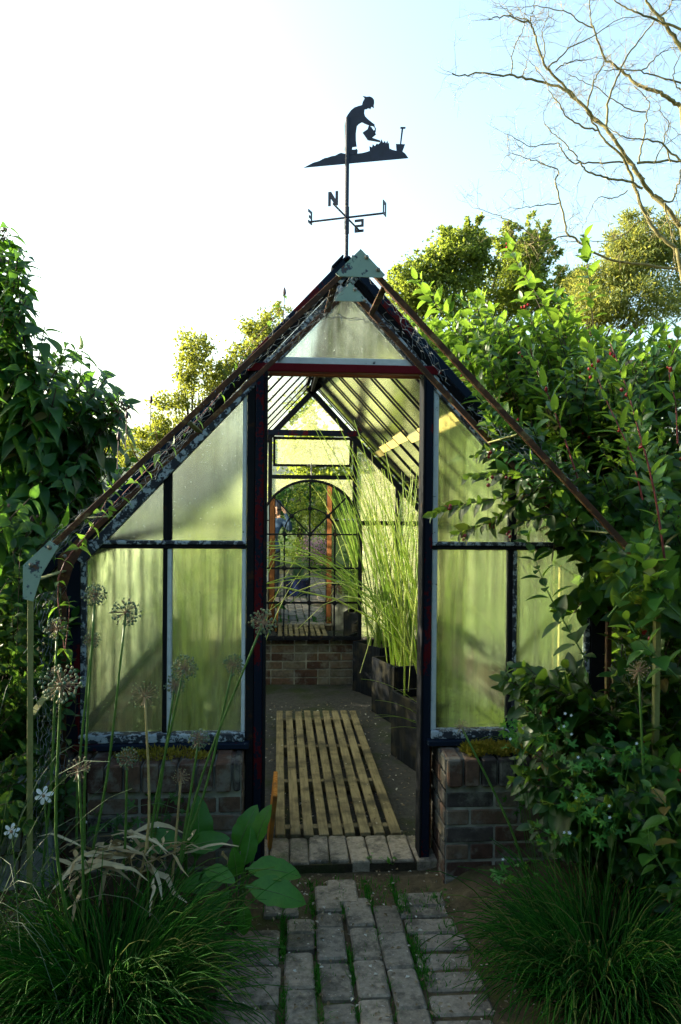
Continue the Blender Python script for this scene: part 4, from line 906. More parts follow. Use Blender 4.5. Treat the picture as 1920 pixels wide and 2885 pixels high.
def grow(p, d, L, r, depth):
    k = 4; pts = [p]; q = p.copy()
    for i in range(k): d = unit(d+rng.normal(0, .16, 3)); q = q+d*L/k; pts.append(q)
    twig.tube(pts, np.linspace(r, r*.45, k+1), 3, cap=False)
    if depth > 0:
        for i in range(rng.integers(2, 4)):
            j = rng.integers(1, k+1); nd_ = unit(d+rng.normal(0, .75, 3)*np.array([1, .6, 1])); grow(pts[j], nd_, L*rng.uniform(.45, .75), r*.62, depth-1)
for ra, rb_, dy, pts in LB:
    P = np.array([WP(*zb(*p), (0, 8.6+dy+rng.normal(0, .03), 0), (0, 1, 0)) for p in pts]); S = smooth_path(P, len(P)*4); S = S+rng.normal(0, .006, S.shape)
    trunk.tube(S, np.linspace(ra*1.1, rb_*1.1, len(S)), 7 if ra > .012 else 5, cap=False)
    L = np.linalg.norm(np.diff(S, axis=0), axis=1).sum()
    for _ in range(int(L*8.5)+2):
        i = rng.integers(len(S)//4, len(S)); i = min(i, len(S)-2); T = unit(S[i+1]-S[i]); R = unit(rng.normal(0, 1, 3)*np.array([1, .6, 1])); grow(S[i], unit(T*.5+R), rng.uniform(.12, .34), .0031, 2)
    grow(S[-1], unit(S[-1]-S[-2]), .25, .003, 2)
e1 = WP(*zb(1568, 1390), (0, 8.6, 0), (0, 1, 0)); e2 = WP(*zb(1540, 1524), (0, 8.4, 0), (0, 1, 0)); e3 = WP(*zb(1600, 990), (0, 8.4, 0), (0, 1, 0)); e4 = WP(*zb(1568, 655), (0, 9, 0), (0, 1, 0))
fk = np.array([4.66, 8.68, 2.6])
trunk.tube(smooth_path([bt_base-(0, 0, .1), (4.8, 8.7, 1.2), fk], 12), np.linspace(.12, .08, 13), 10); e5 = WP(*zb(1600, 340), (0, 8.1, 0), (0, 1, 0)); e6 = WP(*zb(1640, 1665), (0, 9.1, 0), (0, 1, 0))
for e, r in ((e1, .024), (e2, .022), (e3, .014), (e4, .024), (e5, .022), (e6, .016)):
    trunk.tube(smooth_path([fk, fk*.4+e*.6+np.array([.05, 0, .1 if e[2] > 3.5 else -.1]), e], 10), np.linspace(.05, r, 11), 7)
trunk.build('trunk', M['bark'], bare, smooth=True); twig.build('twig', M['twig'], bare)

# ================================================================== SHRUBS
def in_blob(x, y, rx, ry, Y0, Y1, rng):
    a = rng.uniform(0, 2*PI); r = math.sqrt(rng.random()); return W(x+rx*r*math.cos(a), y+ry*r*math.sin(a), rng.uniform(Y0, Y1))
def shrub(name, label, cat, blobs, bases, lm, tm, size, gap, sm, seed, r0=.006, droop=.4, start=.5, arch_=.22, Ls=(.9, 1.0), tint=(.1, .9), ang=1.0, up=.6, maxlen=.75, alt=False):
    rng = np.random.default_rng(seed); t = thing(name, label, cat, bases[0]); st, lf = MB(), MB(); tips = []
    for bl in blobs:
        for _ in range(bl[6]):
            T = in_blob(*bl[:6], rng); B = np.array(bases[rng.integers(len(bases))])+np.array([rng.normal(0, .12), rng.normal(0, .12), 0])
            L = np.linalg.norm(T-B); M_ = B*.45+T*.55+np.array([rng.normal(0, .08), rng.normal(0, .08), L*arch_*.6]); C = B*.75+T*.25+np.array([0, 0, L*.18])
            P = smooth_path([B, C, M_, T], 18); lenl = maxlen*rng.uniform(.5, 1.1); s0 = max(start, 1-lenl/max(L, .01))
            shoot(st, lf, P, tm, size*rng.uniform(.75, 1.15), gap, s0, r0, ang, droop, tint, alt=alt, up=up, nside=4); tips.append((P[-1], unit(P[-1]-P[-2])))
    lf.build('foliage', M[lm], t, smooth=True); st.build('branch', M[sm], t, smooth=True)
    return t, tips
lt, ltips = shrub('large_leaved_shrub', 'tall shrub with large drooping pointed leaves and faded pink calyces, left of the greenhouse', 'shrub',
  [(8, 560, 40, 50, 3.7, 4.1, 8), (25, 680, 45, 55, 3.7, 4.2, 7), (70, 790, 75, 55, 3.7, 4.3, 8), (120, 885, 100, 45, 3.7, 4.4, 11), (235, 945, 70, 45, 3.9, 4.5, 11), (150, 810, 40, 30, 3.8, 4.2, 6), (205, 870, 50, 30, 3.8, 4.3, 9), (285, 925, 35, 30, 3.9, 4.3, 8), (50, 610, 20, 40, 3.7, 4.1, 4), (90, 1050, 110, 70, 3.5, 4.4, 18), (230, 1060, 75, 50, 3.9, 4.5, 18),
   (70, 1170, 90, 70, 3.3, 4.0, 18), (150, 1130, 60, 50, 3.7, 4.2, 7), (-120, 800, 100, 130, 3.5, 4.3, 10), (-160, 1050, 120, 130, 3.3, 4.3, 12), (-330, 950, 120, 200, 3.3, 4.3, 8)],
  [(-1.75, 4.1, 0), (-2.05, 4.0, 0), (-1.6, 4.35, 0)], 'L_left', HEART, .16, .07, 'darkbark', 101, .007, .75, tint=(.05, .75), ang=1.15, maxlen=.62)
rng = np.random.default_rng(9)
for i in rng.choice(len(ltips), 18, replace=False):
    p, d = ltips[i]; p = p-d*.05; b = MB()
    for _ in range(9): b.ball(p+rng.normal(0, .022, 3)+np.array([0, 0, .02]), rng.uniform(.005, .009)*np.array([1, 1, 1.3]), 5, 4)
    b.build('calyx_cluster', M['pink'], lt)
shrub('understorey_shrub', 'dark dense undergrowth shrub below the large-leaved shrub, beside the left arch post', 'shrub',
  [(40, 1330, 70, 70, 3.2, 4.0, 22), (110, 1420, 70, 80, 3.3, 3.8, 24), (40, 1530, 70, 90, 3.1, 3.8, 26), (110, 1640, 60, 90, 3.2, 3.5, 24), (40, 1760, 70, 80, 3.0, 3.6, 24), (120, 1830, 60, 60, 3.1, 3.4, 16), (-120, 1500, 110, 250, 3.0, 3.8, 36), (20, 1870, 60, 40, 2.9, 3.3, 12)],
  [(-1.35, 3.6, 0), (-1.3, 3.3, 0), (-1.6, 3.5, 0)], 'L_under', OVATE, .085, .05, 'darkbark', 102, .004, .5, tint=(0, .9), maxlen=.5)
rt, rtips = shrub('berry_shrub', 'big spreading shrub with paired leaves and dark red berries, right of the greenhouse', 'shrub',
  [(935, 740, 35, 30, 4.4, 5.2, 9), (1000, 765, 60, 40, 4.3, 5.4, 22), (1100, 750, 75, 40, 4.3, 5.6, 28), (1210, 765, 85, 40, 4.3, 5.6, 30), (1330, 790, 90, 45, 4.2, 5.4, 30), (1440, 800, 90, 50, 4.0, 5.2, 28), (1540, 800, 60, 60, 3.9, 5, 18), (955, 640, 12, 10, 4.6, 4.8, 2), (1165, 560, 12, 16, 4.6, 5, 2), (1345, 545, 8, 20, 4.6, 4.8, 1), (1060, 690, 60, 20, 4.5, 5.2, 6), (1250, 690, 70, 25, 4.5, 5.2, 7),
   (1060, 800, 70, 50, 4.0, 4.9, 20), (1170, 820, 90, 60, 3.9, 4.8, 30), (1300, 850, 100, 70, 3.7, 4.6, 34), (1450, 860, 110, 80, 3.5, 4.5, 36), (1150, 910, 70, 45, 4.1, 4.7, 16), (1250, 960, 90, 60, 3.8, 4.5, 28), (1400, 1300, 50, 60, 3.0, 3.3, 9), (1480, 1300, 40, 60, 2.75, 2.92, 7), (1380, 990, 100, 70, 3.5, 4.2, 30), (1500, 1010, 80, 80, 3.2, 4.0, 26),
   (1290, 1060, 60, 40, 3.6, 4.1, 12), (1190, 985, 50, 30, 3.3, 3.6, 9), (1150, 955, 30, 25, 3.3, 3.5, 7), (1120, 905, 25, 25, 3.4, 3.7, 4), (1260, 1060, 60, 40, 3.2, 3.5, 13), (1320, 1140, 55, 50, 3.1, 3.5, 14), (1385, 1230, 50, 50, 3.1, 3.4, 13), (1440, 1290, 40, 40, 3., 3.4, 8), (1420, 1110, 100, 60, 3.25, 3.9, 24), (1520, 1180, 60, 90, 3.0, 3.6, 18), (1700, 900, 110, 250, 3.4, 4.6, 40)],
  [(2.1, 4.4, 0), (2.3, 4.0, 0), (2.0, 4.8, 0)], 'L_right', OVATE, .122, .058, 'darkbark', 103, .007, .35, tint=(.05, .95), ang=.95, maxlen=.6, up=.7)
rb2, rtips2 = shrub('berry_shrub', 'low shrub with broad paired leaves tinted dark for shade, smothering the right arch post and wall', 'shrub',
  [(1500, 1330, 70, 70, 3.1, 3.9, 14), (1450, 1420, 80, 70, 3.6, 4.4, 16), (1520, 1480, 60, 90, 2.95, 3.6, 16), (1480, 1600, 90, 70, 2.95, 3.5, 18), (1330, 1650, 90, 50, 3.05, 3.4, 12), (1210, 1570, 50, 50, 3.05, 3.3, 9), (1290, 1580, 60, 60, 3.05, 3.35, 11), (1250, 1760, 90, 60, 2.9, 3.3, 18), (1400, 1770, 110, 70, 2.85, 3.3, 24), (1320, 1880, 110, 60, 2.8, 3.2, 22), (1500, 1850, 80, 110, 2.65, 3.2, 24), (1530, 2000, 50, 70, 2.6, 2.9, 12), (1440, 1960, 60, 40, 2.75, 3.1, 10), (1700, 1500, 110, 400, 2.8, 3.6, 40)],
  [(1.75, 3.35, 0), (1.95, 3.1, 0), (1.6, 3.45, 0)], 'L_right', OVATE, .14, .066, 'darkbark', 104, .005, .45, tint=(0, .5), ang=1., maxlen=.5, up=.8)  # low tint range paints the shade into these leaves
for tips, parent, n, sd_ in ((rtips, rt, 70, 4), (rtips2, rb2, 22, 5)):
    rng = np.random.default_rng(sd_)
    for i in rng.choice(len(tips), n, replace=False):
        p, d = tips[i]; p = p-d*rng.uniform(.02, .12); b = MB()
        for _ in range(rng.integers(3, 7)): b.ball(p+rng.normal(0, .014, 3)-np.array([0, 0, .012]), rng.uniform(.006, .010), 6, 4)
        b.build('berry_cluster', M['berry'], parent)
# individual shoots that stand out against the glass and in front of the shrub
def hero(name, label, cat, paths, tm, size, gap, lm, sm, start=.1, r0=.004, droop=.35, ang=1.0, tint=(.2, .8), up=.7, berries=0, group=None):
    P0 = W(*paths[0][0][:2], paths[0][0][2]); t = thing(name, label, cat, P0, group); st, lf = MB(), MB(); rng = np.random.default_rng(int(P0[0]*1000) & 255); ends = []
    for pts in paths:
        P = smooth_path([W(*p) for p in pts], 18); shoot(st, lf, P, tm, size, gap, start, r0, ang, droop, tint, up=up); ends.append(P)
    lf.build('foliage', M[lm], t, smooth=True); st.build('branch', M[sm], t, smooth=True)
    for k in range(berries):
        P = ends[k % len(ends)]; p = P[rng.integers(len(P)//3, len(P))]; b = MB()
        for _ in range(3): b.ball(p+rng.normal(0, .01, 3)-np.array([0, 0, .015]), rng.uniform(.006, .009), 6, 4)
        b.build('berry_cluster', M['berry'], t)
    return t
hero('shrub_branch', 'dark leafy berry branch reaching left across the upper right panes', 'branch',
  [[(1330, 1120, 3.30), (1230, 1125, 3.25), (1130, 1150, 3.2), (1040, 1165, 3.15), (1000, 1180, 3.12)], [(1330, 1120, 3.3), (1240, 1100, 3.25), (1150, 1090, 3.2), (1075, 1095, 3.18)], [(1230, 1125, 3.25), (1160, 1180, 3.2), (1090, 1215, 3.18), (1050, 1225, 3.16)], [(1250, 1110, 3.25), (1190, 1160, 3.2), (1130, 1200, 3.16)],
   [(1330, 1100, 3.3), (1220, 1060, 3.25), (1140, 1035, 3.22), (1090, 1050, 3.2)], [(1300, 1180, 3.3), (1230, 1190, 3.2), (1170, 1220, 3.18)]],
  OVATE, .085, .040, 'L_right', 'darkbark', .2, .003, .3, tint=(0, .3), berries=8)
hero('shrub_branch', 'single leaning branch with large paired oval leaves in front of the right-hand panes', 'branch',
  [[(1352, 1522, 3.1), (1310, 1450, 3.08), (1270, 1380, 3.06), (1240, 1310, 3.05), (1215, 1235, 3.03)]], OVATE, .108, .06, 'L_right', 'stemgreen', .05, .0035, .3, 1.15, (.15, .45), .5)
hero('shrub_shoot', 'upright red-stemmed shoot with pale new leaves at the right edge', 'shoot',
  [[(1530, 1290, 2.9), (1515, 1180, 2.9), (1495, 1080, 2.9), (1470, 990, 2.92), (1445, 900, 2.95), (1420, 830, 2.98), (1405, 790, 3.0)]], LANCE, .125, .062, 'L_right', 'stemred', .05, .005, .1, .8, (.5, .95), .8, 3)
hero('shrub_shoot', 'upright long-leaved shoots in front of the berry shrub, right of the iron arch rafter', 'shoot',
  [[(1330, 1100, 3.2), (1300, 1010, 3.2), (1270, 930, 3.22), (1235, 850, 3.25), (1215, 780, 3.28)], [(1480, 1150, 3.1), (1450, 1040, 3.1), (1400, 930, 3.15), (1370, 850, 3.2), (1350, 760, 3.22)], [(1560, 1020, 3.0), (1555, 930, 3.0), (1540, 850, 3.0), (1560, 780, 3.0)]], LANCE, .125, .06, 'L_right', 'stemred', .15, .004, .1, .75, (.45, .9), .8, 3)
hero('shrub_shoot', 'broad-leaved shoot at the lower right corner of the photograph, lit from above', 'shoot',
  [[(1530, 2010, 2.62), (1500, 1950, 2.6), (1490, 1900, 2.6)], [(1560, 1900, 2.6), (1530, 1850, 2.6), (1500, 1810, 2.6)], [(1560, 1560, 2.7), (1510, 1510, 2.7), (1470, 1470, 2.7), (1440, 1420, 2.72)], [(1568, 1420, 2.75), (1520, 1370, 2.75), (1490, 1320, 2.78), (1480, 1260, 2.8)], [(1400, 1420, 2.85), (1440, 1370, 2.8), (1475, 1345, 2.8)]], OVATE, .12, .05, 'L_right', 'stemgreen', .2, .004, .25, 1.15, (.4, .75), .9)
hero('shrub_shoot', 'cluster of broad dark leaves overhanging the mossy sill, right of the doorway', 'shoot',
  [[(1310, 1800, 3.0), (1240, 1740, 3.0), (1190, 1720, 2.98)], [(1310, 1800, 3.0), (1250, 1790, 2.98), (1180, 1800, 2.96)], [(1290, 1720, 3.0), (1230, 1700, 3.0), (1210, 1690, 3.)]], OVATE, .112, .05, 'L_right', 'stemgreen', .3, .004, .35, 1.1, (.2, .5), .9)
# climber on the left rafter of the arch
vt = thing('clematis_vine', 'thin clematis vine with bright leaves and plum-coloured buds climbing the left arch rafter', 'vine', W(120, 1290, 2.97))
st, lf = MB(), MB(); rng = np.random.default_rng(61)
for pts in ([(150, 1500, 3.0), (135, 1330, 3.05), (200, 1230, 3.1), (290, 1130, 3.15), (370, 1050, 3.15), (440, 980, 3.2), (520, 890, 3.2), (580, 790, 3.15), (640, 720, 3.1), (655, 672, 3.1)], [(200, 1230, 3.1), (180, 1260, 3.0), (230, 1180, 3.0), (260, 1120, 2.95)], [(370, 1050, 3.15), (360, 1000, 3.1), (345, 930, 3.1)], [(330, 1080, 3.1), (300, 1020, 3.05), (290, 965, 3.0)], [(150, 1500, 3.), (160, 1400, 3.0), (150, 1360, 3.0)]):
    P = smooth_path([W(*p) for p in pts], 30); shoot(st, lf, P, HEART, .055, .085, .05, .0022, 1.2, .5, (.2, .9), .5, up=.5)
lf.build('foliage', M['L_vine'], vt, smooth=True); st.build('stem', M['stemred'], vt)
for x, y, Y in ((348, 920, 3.1), (292, 955, 3.0), (273, 1005, 3.0), (655, 672, 3.1)):
    b = MB(); p = W(x, y, Y); b.lathe(p-(0, 0, .016), [(.0, 0), (.0055, .006), (.007, .014), (.005, .026), (.0005, .036)], 7); b.tube([p-(0, 0, .016), p-(0.004, 0, .12)], .0018, 4); b.build('flower_bud', M['plum'], vt)

# ================================================================== HERBS AND GRASSES
def clump(name, label, c, n, Lr, spread, m, seed, h=.34, w=.0022, flat=1., tint=(0, .98), gp=None, cat='grass clump'):
    rng = np.random.default_rng(seed); b = MB(); c = np.array(c, float)
    for i in range(n):
        az = rng.uniform(0, 2*PI); o = np.array([math.cos(az), math.sin(az), 0]); L = rng.uniform(*Lr); r = abs(rng.normal(0, .45)); k = 8; t = np.linspace(0, 1, k)[:, None]
        reach = spread*rng.uniform(.45, 1.1); hh = h*rng.uniform(.5, 1.25); dropz = rng.uniform(.6, 1.25)
        p = c+o*r*.16+np.array([rng.normal(0, .03), rng.normal(0, .03), 0]); ph = rng.normal(0, .25); o2 = np.array([math.cos(az+ph), math.sin(az+ph), 0])
        pts = p+(o*(1-t)+o2*t)*reach*t**.9+np.array([0, 0, 1.])*(hh*(2.1*t-1.55*t**2*dropz)*1.25*flat); pts[:, 2] = np.maximum(pts[:, 2], .012)
        pts += rng.normal(0, .0015, pts.shape); b.tube(pts, np.linspace(w, w*.45, k), 3, rng.uniform(*tint)**1.4, cap=False)
    return tag(b.build(name, M[m], smooth=True, origin=c), label, cat, gp)
clump('grass_clump', 'mounded dark green thread-leaved grass clump left of the brick path', W(250, 2090, 2.62)*np.array([1, 1, 0]), 1700, (.4, .7), .45, 'grass', 201, .28, .003)
clump('grass_clump', 'mounded dark green thread-leaved grass clump right of the brick path', W(1390, 2130, 2.62)*np.array([1, 1, 0]), 1500, (.4, .7), .41, 'grass', 202, .27, .003)
clump('grass_clump', 'loose grey-green grass with long arching blades at the left edge', (-1.08, 2.72, 0), 110, (.5, .9), .62, 'greygrass', 203, .62, .0022, tint=(0, .9))
def allium(px, py, Y, rpx, stem, label, seed, burst=0, side=None):
    rng = np.random.default_rng(seed); h = W(px, py, Y); R = rpx*K/F*Y; base = W(stem[0], 1500, stem[1])*np.array([1, 0, 0])+np.array([0, stem[1], 0])
    t = thing('allium', label, 'allium', base, 'allium seed heads')
    mid = base*.45+h*.55+np.array([rng.normal(0, .026), rng.normal(0, .02), 0]); P = smooth_path([base, base*.75+h*.25+rng.normal(0, .01, 3)*[1, 1, 0], mid, h], 14)
    b = MB(); b.tube(P, np.linspace(.0065, .004, len(P)), 7); b.build('stem', M['strawstem'] if burst == 2 else M['stemgreen'], t, smooth=True)
    n = int(95 if not burst else 60); k = np.arange(n)+.5; ph = np.arccos(1-2*k/n); th = PI*(1+5**.5)*k
    D = np.stack([np.cos(th)*np.sin(ph), np.sin(th)*np.sin(ph), np.cos(ph)], 1)+rng.normal(0, .09, (n, 3)); D /= np.linalg.norm(D, axis=1)[:, None]; rad = R*rng.uniform(.72, 1.06, n); k_ = rng.random(n) > rng.uniform(.0, .4); D, rad = D[k_], rad[k_]
    b = MB()
    for d, r in zip(D, rad): b.tube([h, h+d*r], .0007*(1 if not burst else 1.1), 3, cap=False)
    b.ball(h, R*.13, 6, 4); b.build('pedicel_burst', M['pedicel'], t)
    b = MB(); s = R*.085 if not burst else R*.055
    for d, r in zip(D, rad): b.ball(h+d*r, s*rng.uniform(.75, 1.25), 5, 4, rng.random()**(1.9 if not burst else .6))
    b.build('seed_head', M['seed'], t, smooth=True)
AL_ = [(219, 1370, 2.95, 27, (190, 3.0), 'highest allium seed head, at the top corner of the lower left pane', 0), (290, 1410, 2.95, 33, (195, 3.0), 'large round allium seed head alone against the middle of the lower left pane', 0),
 (132, 1447, 3.0, 28, (112, 3.05), 'allium seed head behind the wire netting beside the left arch post', 0), (212, 1472, 3.05, 20, (175, 3.1), 'small brownish allium seed head against the corner post, under the highest one', 0),
 (141, 1575, 2.6, 45, (165, 2.75), 'largest allium seed head, just right of the left arch post', 0), (334, 1600, 2.9, 35, (300, 2.95), 'round allium seed head on a straw-coloured stem near the bottom of the lower left pane', 2),
 (424, 1538, 2.9, 30, (320, 3.0), 'allium seed head just right of the white mullion, overlapping another below it', 0), (402, 1577, 3.1, 24, (330, 3.1), 'fainter allium seed head crossing the white mullion, behind its neighbour', 0),
 (537, 1530, 3.1, 25, (345, 3.0), 'small allium seed head low on the inner left pane, beside the door frame', 0), (606, 1432, 2.95, 32, (350, 2.95), 'allium seed head leaning across the left door post', 0),
 (458, 1700, 2.9, 25, (370, 2.95), 'allium seed head in front of the left window sill', 0), (293, 1745, 2.9, 25, (265, 2.95), 'allium seed head in front of the mossy top of the left brick wall', 0),
 (182, 1770, 2.75, 30, (185, 2.8), 'spent allium head, a burst of bare straw spokes near the white stone block', 1), (417, 1788, 2.95, 20, (385, 2.95), 'small spent allium head of bare straw spokes against the left brick wall', 2),
 (1470, 1543, 2.8, 30, (1530, 2.85), 'lone yellow-green allium seed head among the leaves by the right arch post', 1), (1062, 1672, 3.0, 20, (1290, 3.05), 'sparse small allium head on a thin pale stem in front of the right brick wall', 1)]
for i, (px, py, Y, r, s, lab, bu) in enumerate(AL_): allium(px, py, Y, r, s, lab, 300+i, bu)
# rosette with big leaves left of the threshold, and two upright ones by the wall
def rosette(name, label, cat, c, leaves, lm='L_broad', tm=BROAD):
    t = thing(name, label, cat, c); c = np.array(c, float); b, s = MB(), MB()
    for (px, py, Y, d, n, L, ti) in leaves:
        p = W(px, py, Y); b.leaves(tm, [p], [d], [n], [L], [ti]); s.tube(smooth_path([c, c*.5+p*.5+np.array([0, 0, .03]), p], 6), .0045, 5, cap=False); d_ = unit(d); n_ = np.array(n, float); n_ = unit(n_-np.dot(n_, d_)*d_); s.tube([p+L*(d_*t*(1-.0525*t)+n_*(.004-.35*t*t)) for t in np.linspace(0, .93, 9)], np.linspace(.0036, .001, 9), 5, cap=False)
    b.build('foliage', M[lm], t, smooth=True); s.build('stalk', M['stemgreen'], t); return t
rosette('broadleaf_plant', 'low plant with big smooth green leaves left of the brick threshold', 'leafy plant', W(545, 2045, 3.1)*np.array([1, 1, 0]),
  [(565, 2000, 3.05, (.95, -.25, .18), (0, -.5, .9), .215, .6), (565, 2040, 2.98, (.95, -.3, .02), (0, -.6, .8), .235, .8), (545, 2020, 3.05, (.0, -.35, .65), (.2, -.9, .35), .13, .4), (560, 2075, 2.98, (.05, -.3, -.6), (.1, -.9, .2), .12, .3), (520, 2030, 3.05, (-.75, -.2, .15), (0, -.6, .8), .18, .5), (560, 1995, 3.1, (.25, .1, .7), (.5, -.8, .3), .15, .5), (530, 2050, 3.0, (-.5, -.5, -.2), (-.2, -.6, .8), .17, .4), (590, 1950, 3.15, (.1, 0, .9), (-.7, -.7, .2), .17, .7)])
rosette('broadleaf_plant', 'plant with tall paddle-shaped dark leaves against the left brick wall', 'leafy plant', W(430, 1990, 3.2)*np.array([1, 1, 0]),
  [(450, 1980, 3.15, (.15, .0, 1.), (.4, -.9, .1), .24, .2), (425, 1935, 3.15, (-.7, -.25, .15), (0, -.7, .7), .2, .3), (430, 1950, 3.1, (.65, -.25, .3), (0, -.8, .6), .17, .25), (545, 1965, 3.2, (.25, 0, .9), (-.4, -.9, .2), .2, .5), (470, 2000, 3.0, (.5, -.4, .1), (0, -.5, .85), .14, .9)])
b = MB(); rng = np.random.default_rng(44); c = W(300, 1985, 2.95)
for i in range(85):
    az = rng.uniform(0, 6.3); o = np.array([math.cos(az), math.sin(az)*.5, 0]); p = c+np.array([rng.normal(0, .11), rng.normal(0, .06), rng.normal(0, .03)+.03]); L = rng.uniform(.08, .26); t = np.linspace(0, 1, 5)[:, None]
    pts = p+o*L*t+np.array([0, 0, 1.])*(L*rng.uniform(-.3, .6)*t-L*rng.uniform(.2, .6)*t**2)+rng.normal(0, .006, (5, 3)); b.ribbon(pts, unit(np.array([-o[1], o[0], rng.normal(0, .7)])), np.array([.004, .011, .012, .009, .002])*rng.uniform(.35, 1.0), rng.random())
tag(b.build('dried_leaves', M['dry'], smooth=True, origin=(c[0], c[1], 0)), 'heap of curled straw-coloured dead leaves behind the left grass clump', 'dead leaves')
def bloom(label, px, py, Y, r, m='petal', n=6):
    p = W(px, py, Y); base = p*np.array([1, 1, 0])+np.array([.03, .05, 0]); t = thing('white_flower', label, 'flower', base, 'white flowers by the left arch post')
    b = MB(); a = np.arange(n)/n*2*PI+.3; D = np.stack([np.cos(a), np.full(n, -.35), np.sin(a)], 1); b.leaves(PETAL, np.repeat([p], n, 0), D, np.repeat([[0, -1, .1]], n, 0), r, .5); b.build('petal', M[m], t, smooth=True)
    b = MB(); b.ball(p-(0, .006, 0), .006, 6, 4); b.build('flower_centre', M['pedicel'], t); b = MB(); b.tube(smooth_path([base, base*.4+p*.6, p], 8), .0022, 5); b.build('stem', M['stemgreen'], t)
bloom('white six-petalled flower just right of the left arch post foot', 102, 1830, 2.85, .034); bloom('small white flower half hidden in grass left of the arch post', 28, 1912, 2.75, .028)
# lobed-leaved geranium among the right-hand shrub, with small white flowers
def geranium(label, pts, n, seed, fl=6, lm='L_ger', size=.045):
    rng = np.random.default_rng(seed); base = W(pts[0][0], pts[0][1], pts[0][4])*np.array([1, 1, 0]); t = thing('geranium', label, 'geranium', base, 'bright lobed-leaved geraniums'); b, s = MB(), MB(); P = []
    for _ in range(n):
        x, y, rx, ry, Y = pts[rng.integers(len(pts))]; P.append(W(x+rng.normal(0, rx*.5), y+rng.normal(0, ry*.5), Y+rng.normal(0, .05)))
    P = np.array(P); D = rng.normal(0, 1, (n, 3)); D[:, 1] -= .5; N = rng.normal(0, .35, (n, 3))+np.array([0, -.55, .85]); b.leaves(LOBED, P, D, N, size*rng.uniform(.6, 1.2, n), rng.random(n)); b.build('foliage', M[lm], t)
    for p in P[::14]: s.tube(smooth_path([base*.5+p*np.array([.5, .5, .35]), base*.2+p*.8-np.array([0, 0, .02]), p], 6), .0013, 3, cap=False)
    s.build('stem', M['stemgreen'], t)
    for k in range(fl):
        p = P[rng.integers(n)]+np.array([0, -.03, .03]); f = MB(); a = np.arange(5)/5*2*PI; f.leaves(TINY, np.repeat([p], 5, 0), np.stack([np.cos(a), np.full(5, -.3), np.sin(a)], 1), np.repeat([[0, -1, .2]], 5, 0), .007, .5); f.build('flower', M['petal'], t)
geranium('geranium with small white flowers below the right-hand sill, among dark leaves', [(1290, 1690, 70, 40, 2.95), (1250, 1630, 50, 40, 3.0), (1180, 1690, 40, 30, 3.05)], 60, 71)
geranium('bright geranium patch in the middle of the dark shrub at lower right', [(1350, 1840, 70, 50, 2.75), (1420, 1740, 60, 60, 2.8), (1330, 1760, 60, 40, 2.8)], 80, 72)
geranium('low geranium at the foot of the right shrub, just above the grass clump', [(1290, 1930, 70, 30, 2.75), (1390, 1890, 50, 40, 2.7), (1180, 2010, 40, 30, 2.9)], 55, 73)
geranium('small-leaved geranium behind the alliums at the foot of the left wall', [(310, 1880, 60, 40, 3.2), (390, 1850, 50, 50, 3.25), (250, 1900, 50, 30, 3.2)], 60, 74, 2, 'L_under', .05)
# seedlings at the threshold
for i, (x, y, n, lab) in enumerate(((965, 1950, 7, 'bright heart-leaved seedling at the foot of the right door post'), (855, 1990, 4, 'small round-leaved seedling at the middle of the threshold step'), (905, 1990, 5, 'small seedling at the right end of the threshold step'), (1010, 2080, 6, 'low weed on the bare soil right of the path'), (650, 2070, 4, 'dark small weed beside the big-leaved plant at the path edge'))):
    p = WZ(x, y, .09 if i < 3 else .07); rng = np.random.default_rng(90+i); b = MB(); P = p+rng.normal(0, .022, (n, 3))*[1, .5, 0]+np.stack([np.zeros(n), np.zeros(n), rng.uniform(.015, .05 if i else .13, n)], 1); D = rng.normal(0, 1, (n, 3)); D[:, 2] *= .3; N = rng.normal(0, .3, (n, 3))+[0, -.5, .9]
    b.leaves(HEART, P, D, N, rng.uniform(.018, .034, n)*(1.5 if i == 0 else 1), rng.random(n))
    for q in P: b.tube([p, q], .001, 3, cap=False)
    tag(b.build('seedling', M['L_ger'], smooth=True, origin=p), lab, 'seedling', 'seedlings around the threshold')
# ivy sprig on the right wall
b = MB(); rng = np.random.default_rng(17); n = 14; P = np.array([W(1205+rng.normal(0, 20), 1865-rng.random()*60, 3.33) for _ in range(n)]); b.leaves(LOBED, P, rng.normal(0, 1, (n, 3))*[1, .3, 1], rng.normal(0, .2, (n, 3))+[0, -1, .2], rng.uniform(.03, .045, n), rng.random(n)); b.tube(smooth_path([W(1215, 1960, 3.34), W(1200, 1880, 3.34), W(1190, 1810, 3.34)], 6), .002, 4)
tag(b.build('ivy_sprig', M['L_broad'], origin=W(1215, 1960, 3.34)), 'small ivy sprig clinging to the right brick wall', 'ivy')
# moss cushions on the walls
def moss(label, x0, x1, y0, y1, z, n, seed):
    rng = np.random.default_rng(seed); b = MB(); u = rng.uniform(-1, 1, n); v = rng.uniform(-1, 1, n); k = (u**2+v**2 < 1+.3*np.sin(u*9)) ; u, v = u[k], v[k]; m = len(u)
    hgt = .028*np.sqrt(np.clip(1.1-u*u-v*v, .02, 1))*(1+.5*np.sin(u*11+v*5)); P = np.stack([(x0+x1)/2+u*(x1-x0)/2, (y0+y1)/2+v*(y1-y0)/2, z+hgt*rng.uniform(.2, 1, m)], 1)
    D = np.stack([u*.5, v*.5-.2, np.ones(m)], 1)+rng.normal(0, .45, (m, 3)); b.leaves(SLIM, P, D, rng.normal(0, 1, (m, 3)), rng.uniform(.014, .028, m), np.clip(rng.normal(.55, .25, m)+.25*u, 0, 1)); tag(b.build('moss_cushion', M['moss'], origin=((x0+x1)/2, (y0+y1)/2, z)), label, 'moss')
moss('thick golden-green moss cushion on top of the right brick wall beside the door', .78, 1.10, 3.37, 3.50, .618, 5200, 5); moss('thin golden moss on the right brick wall, half hidden by leaves', 1.13, 1.38, 3.38, 3.50, .618, 1800, 6)
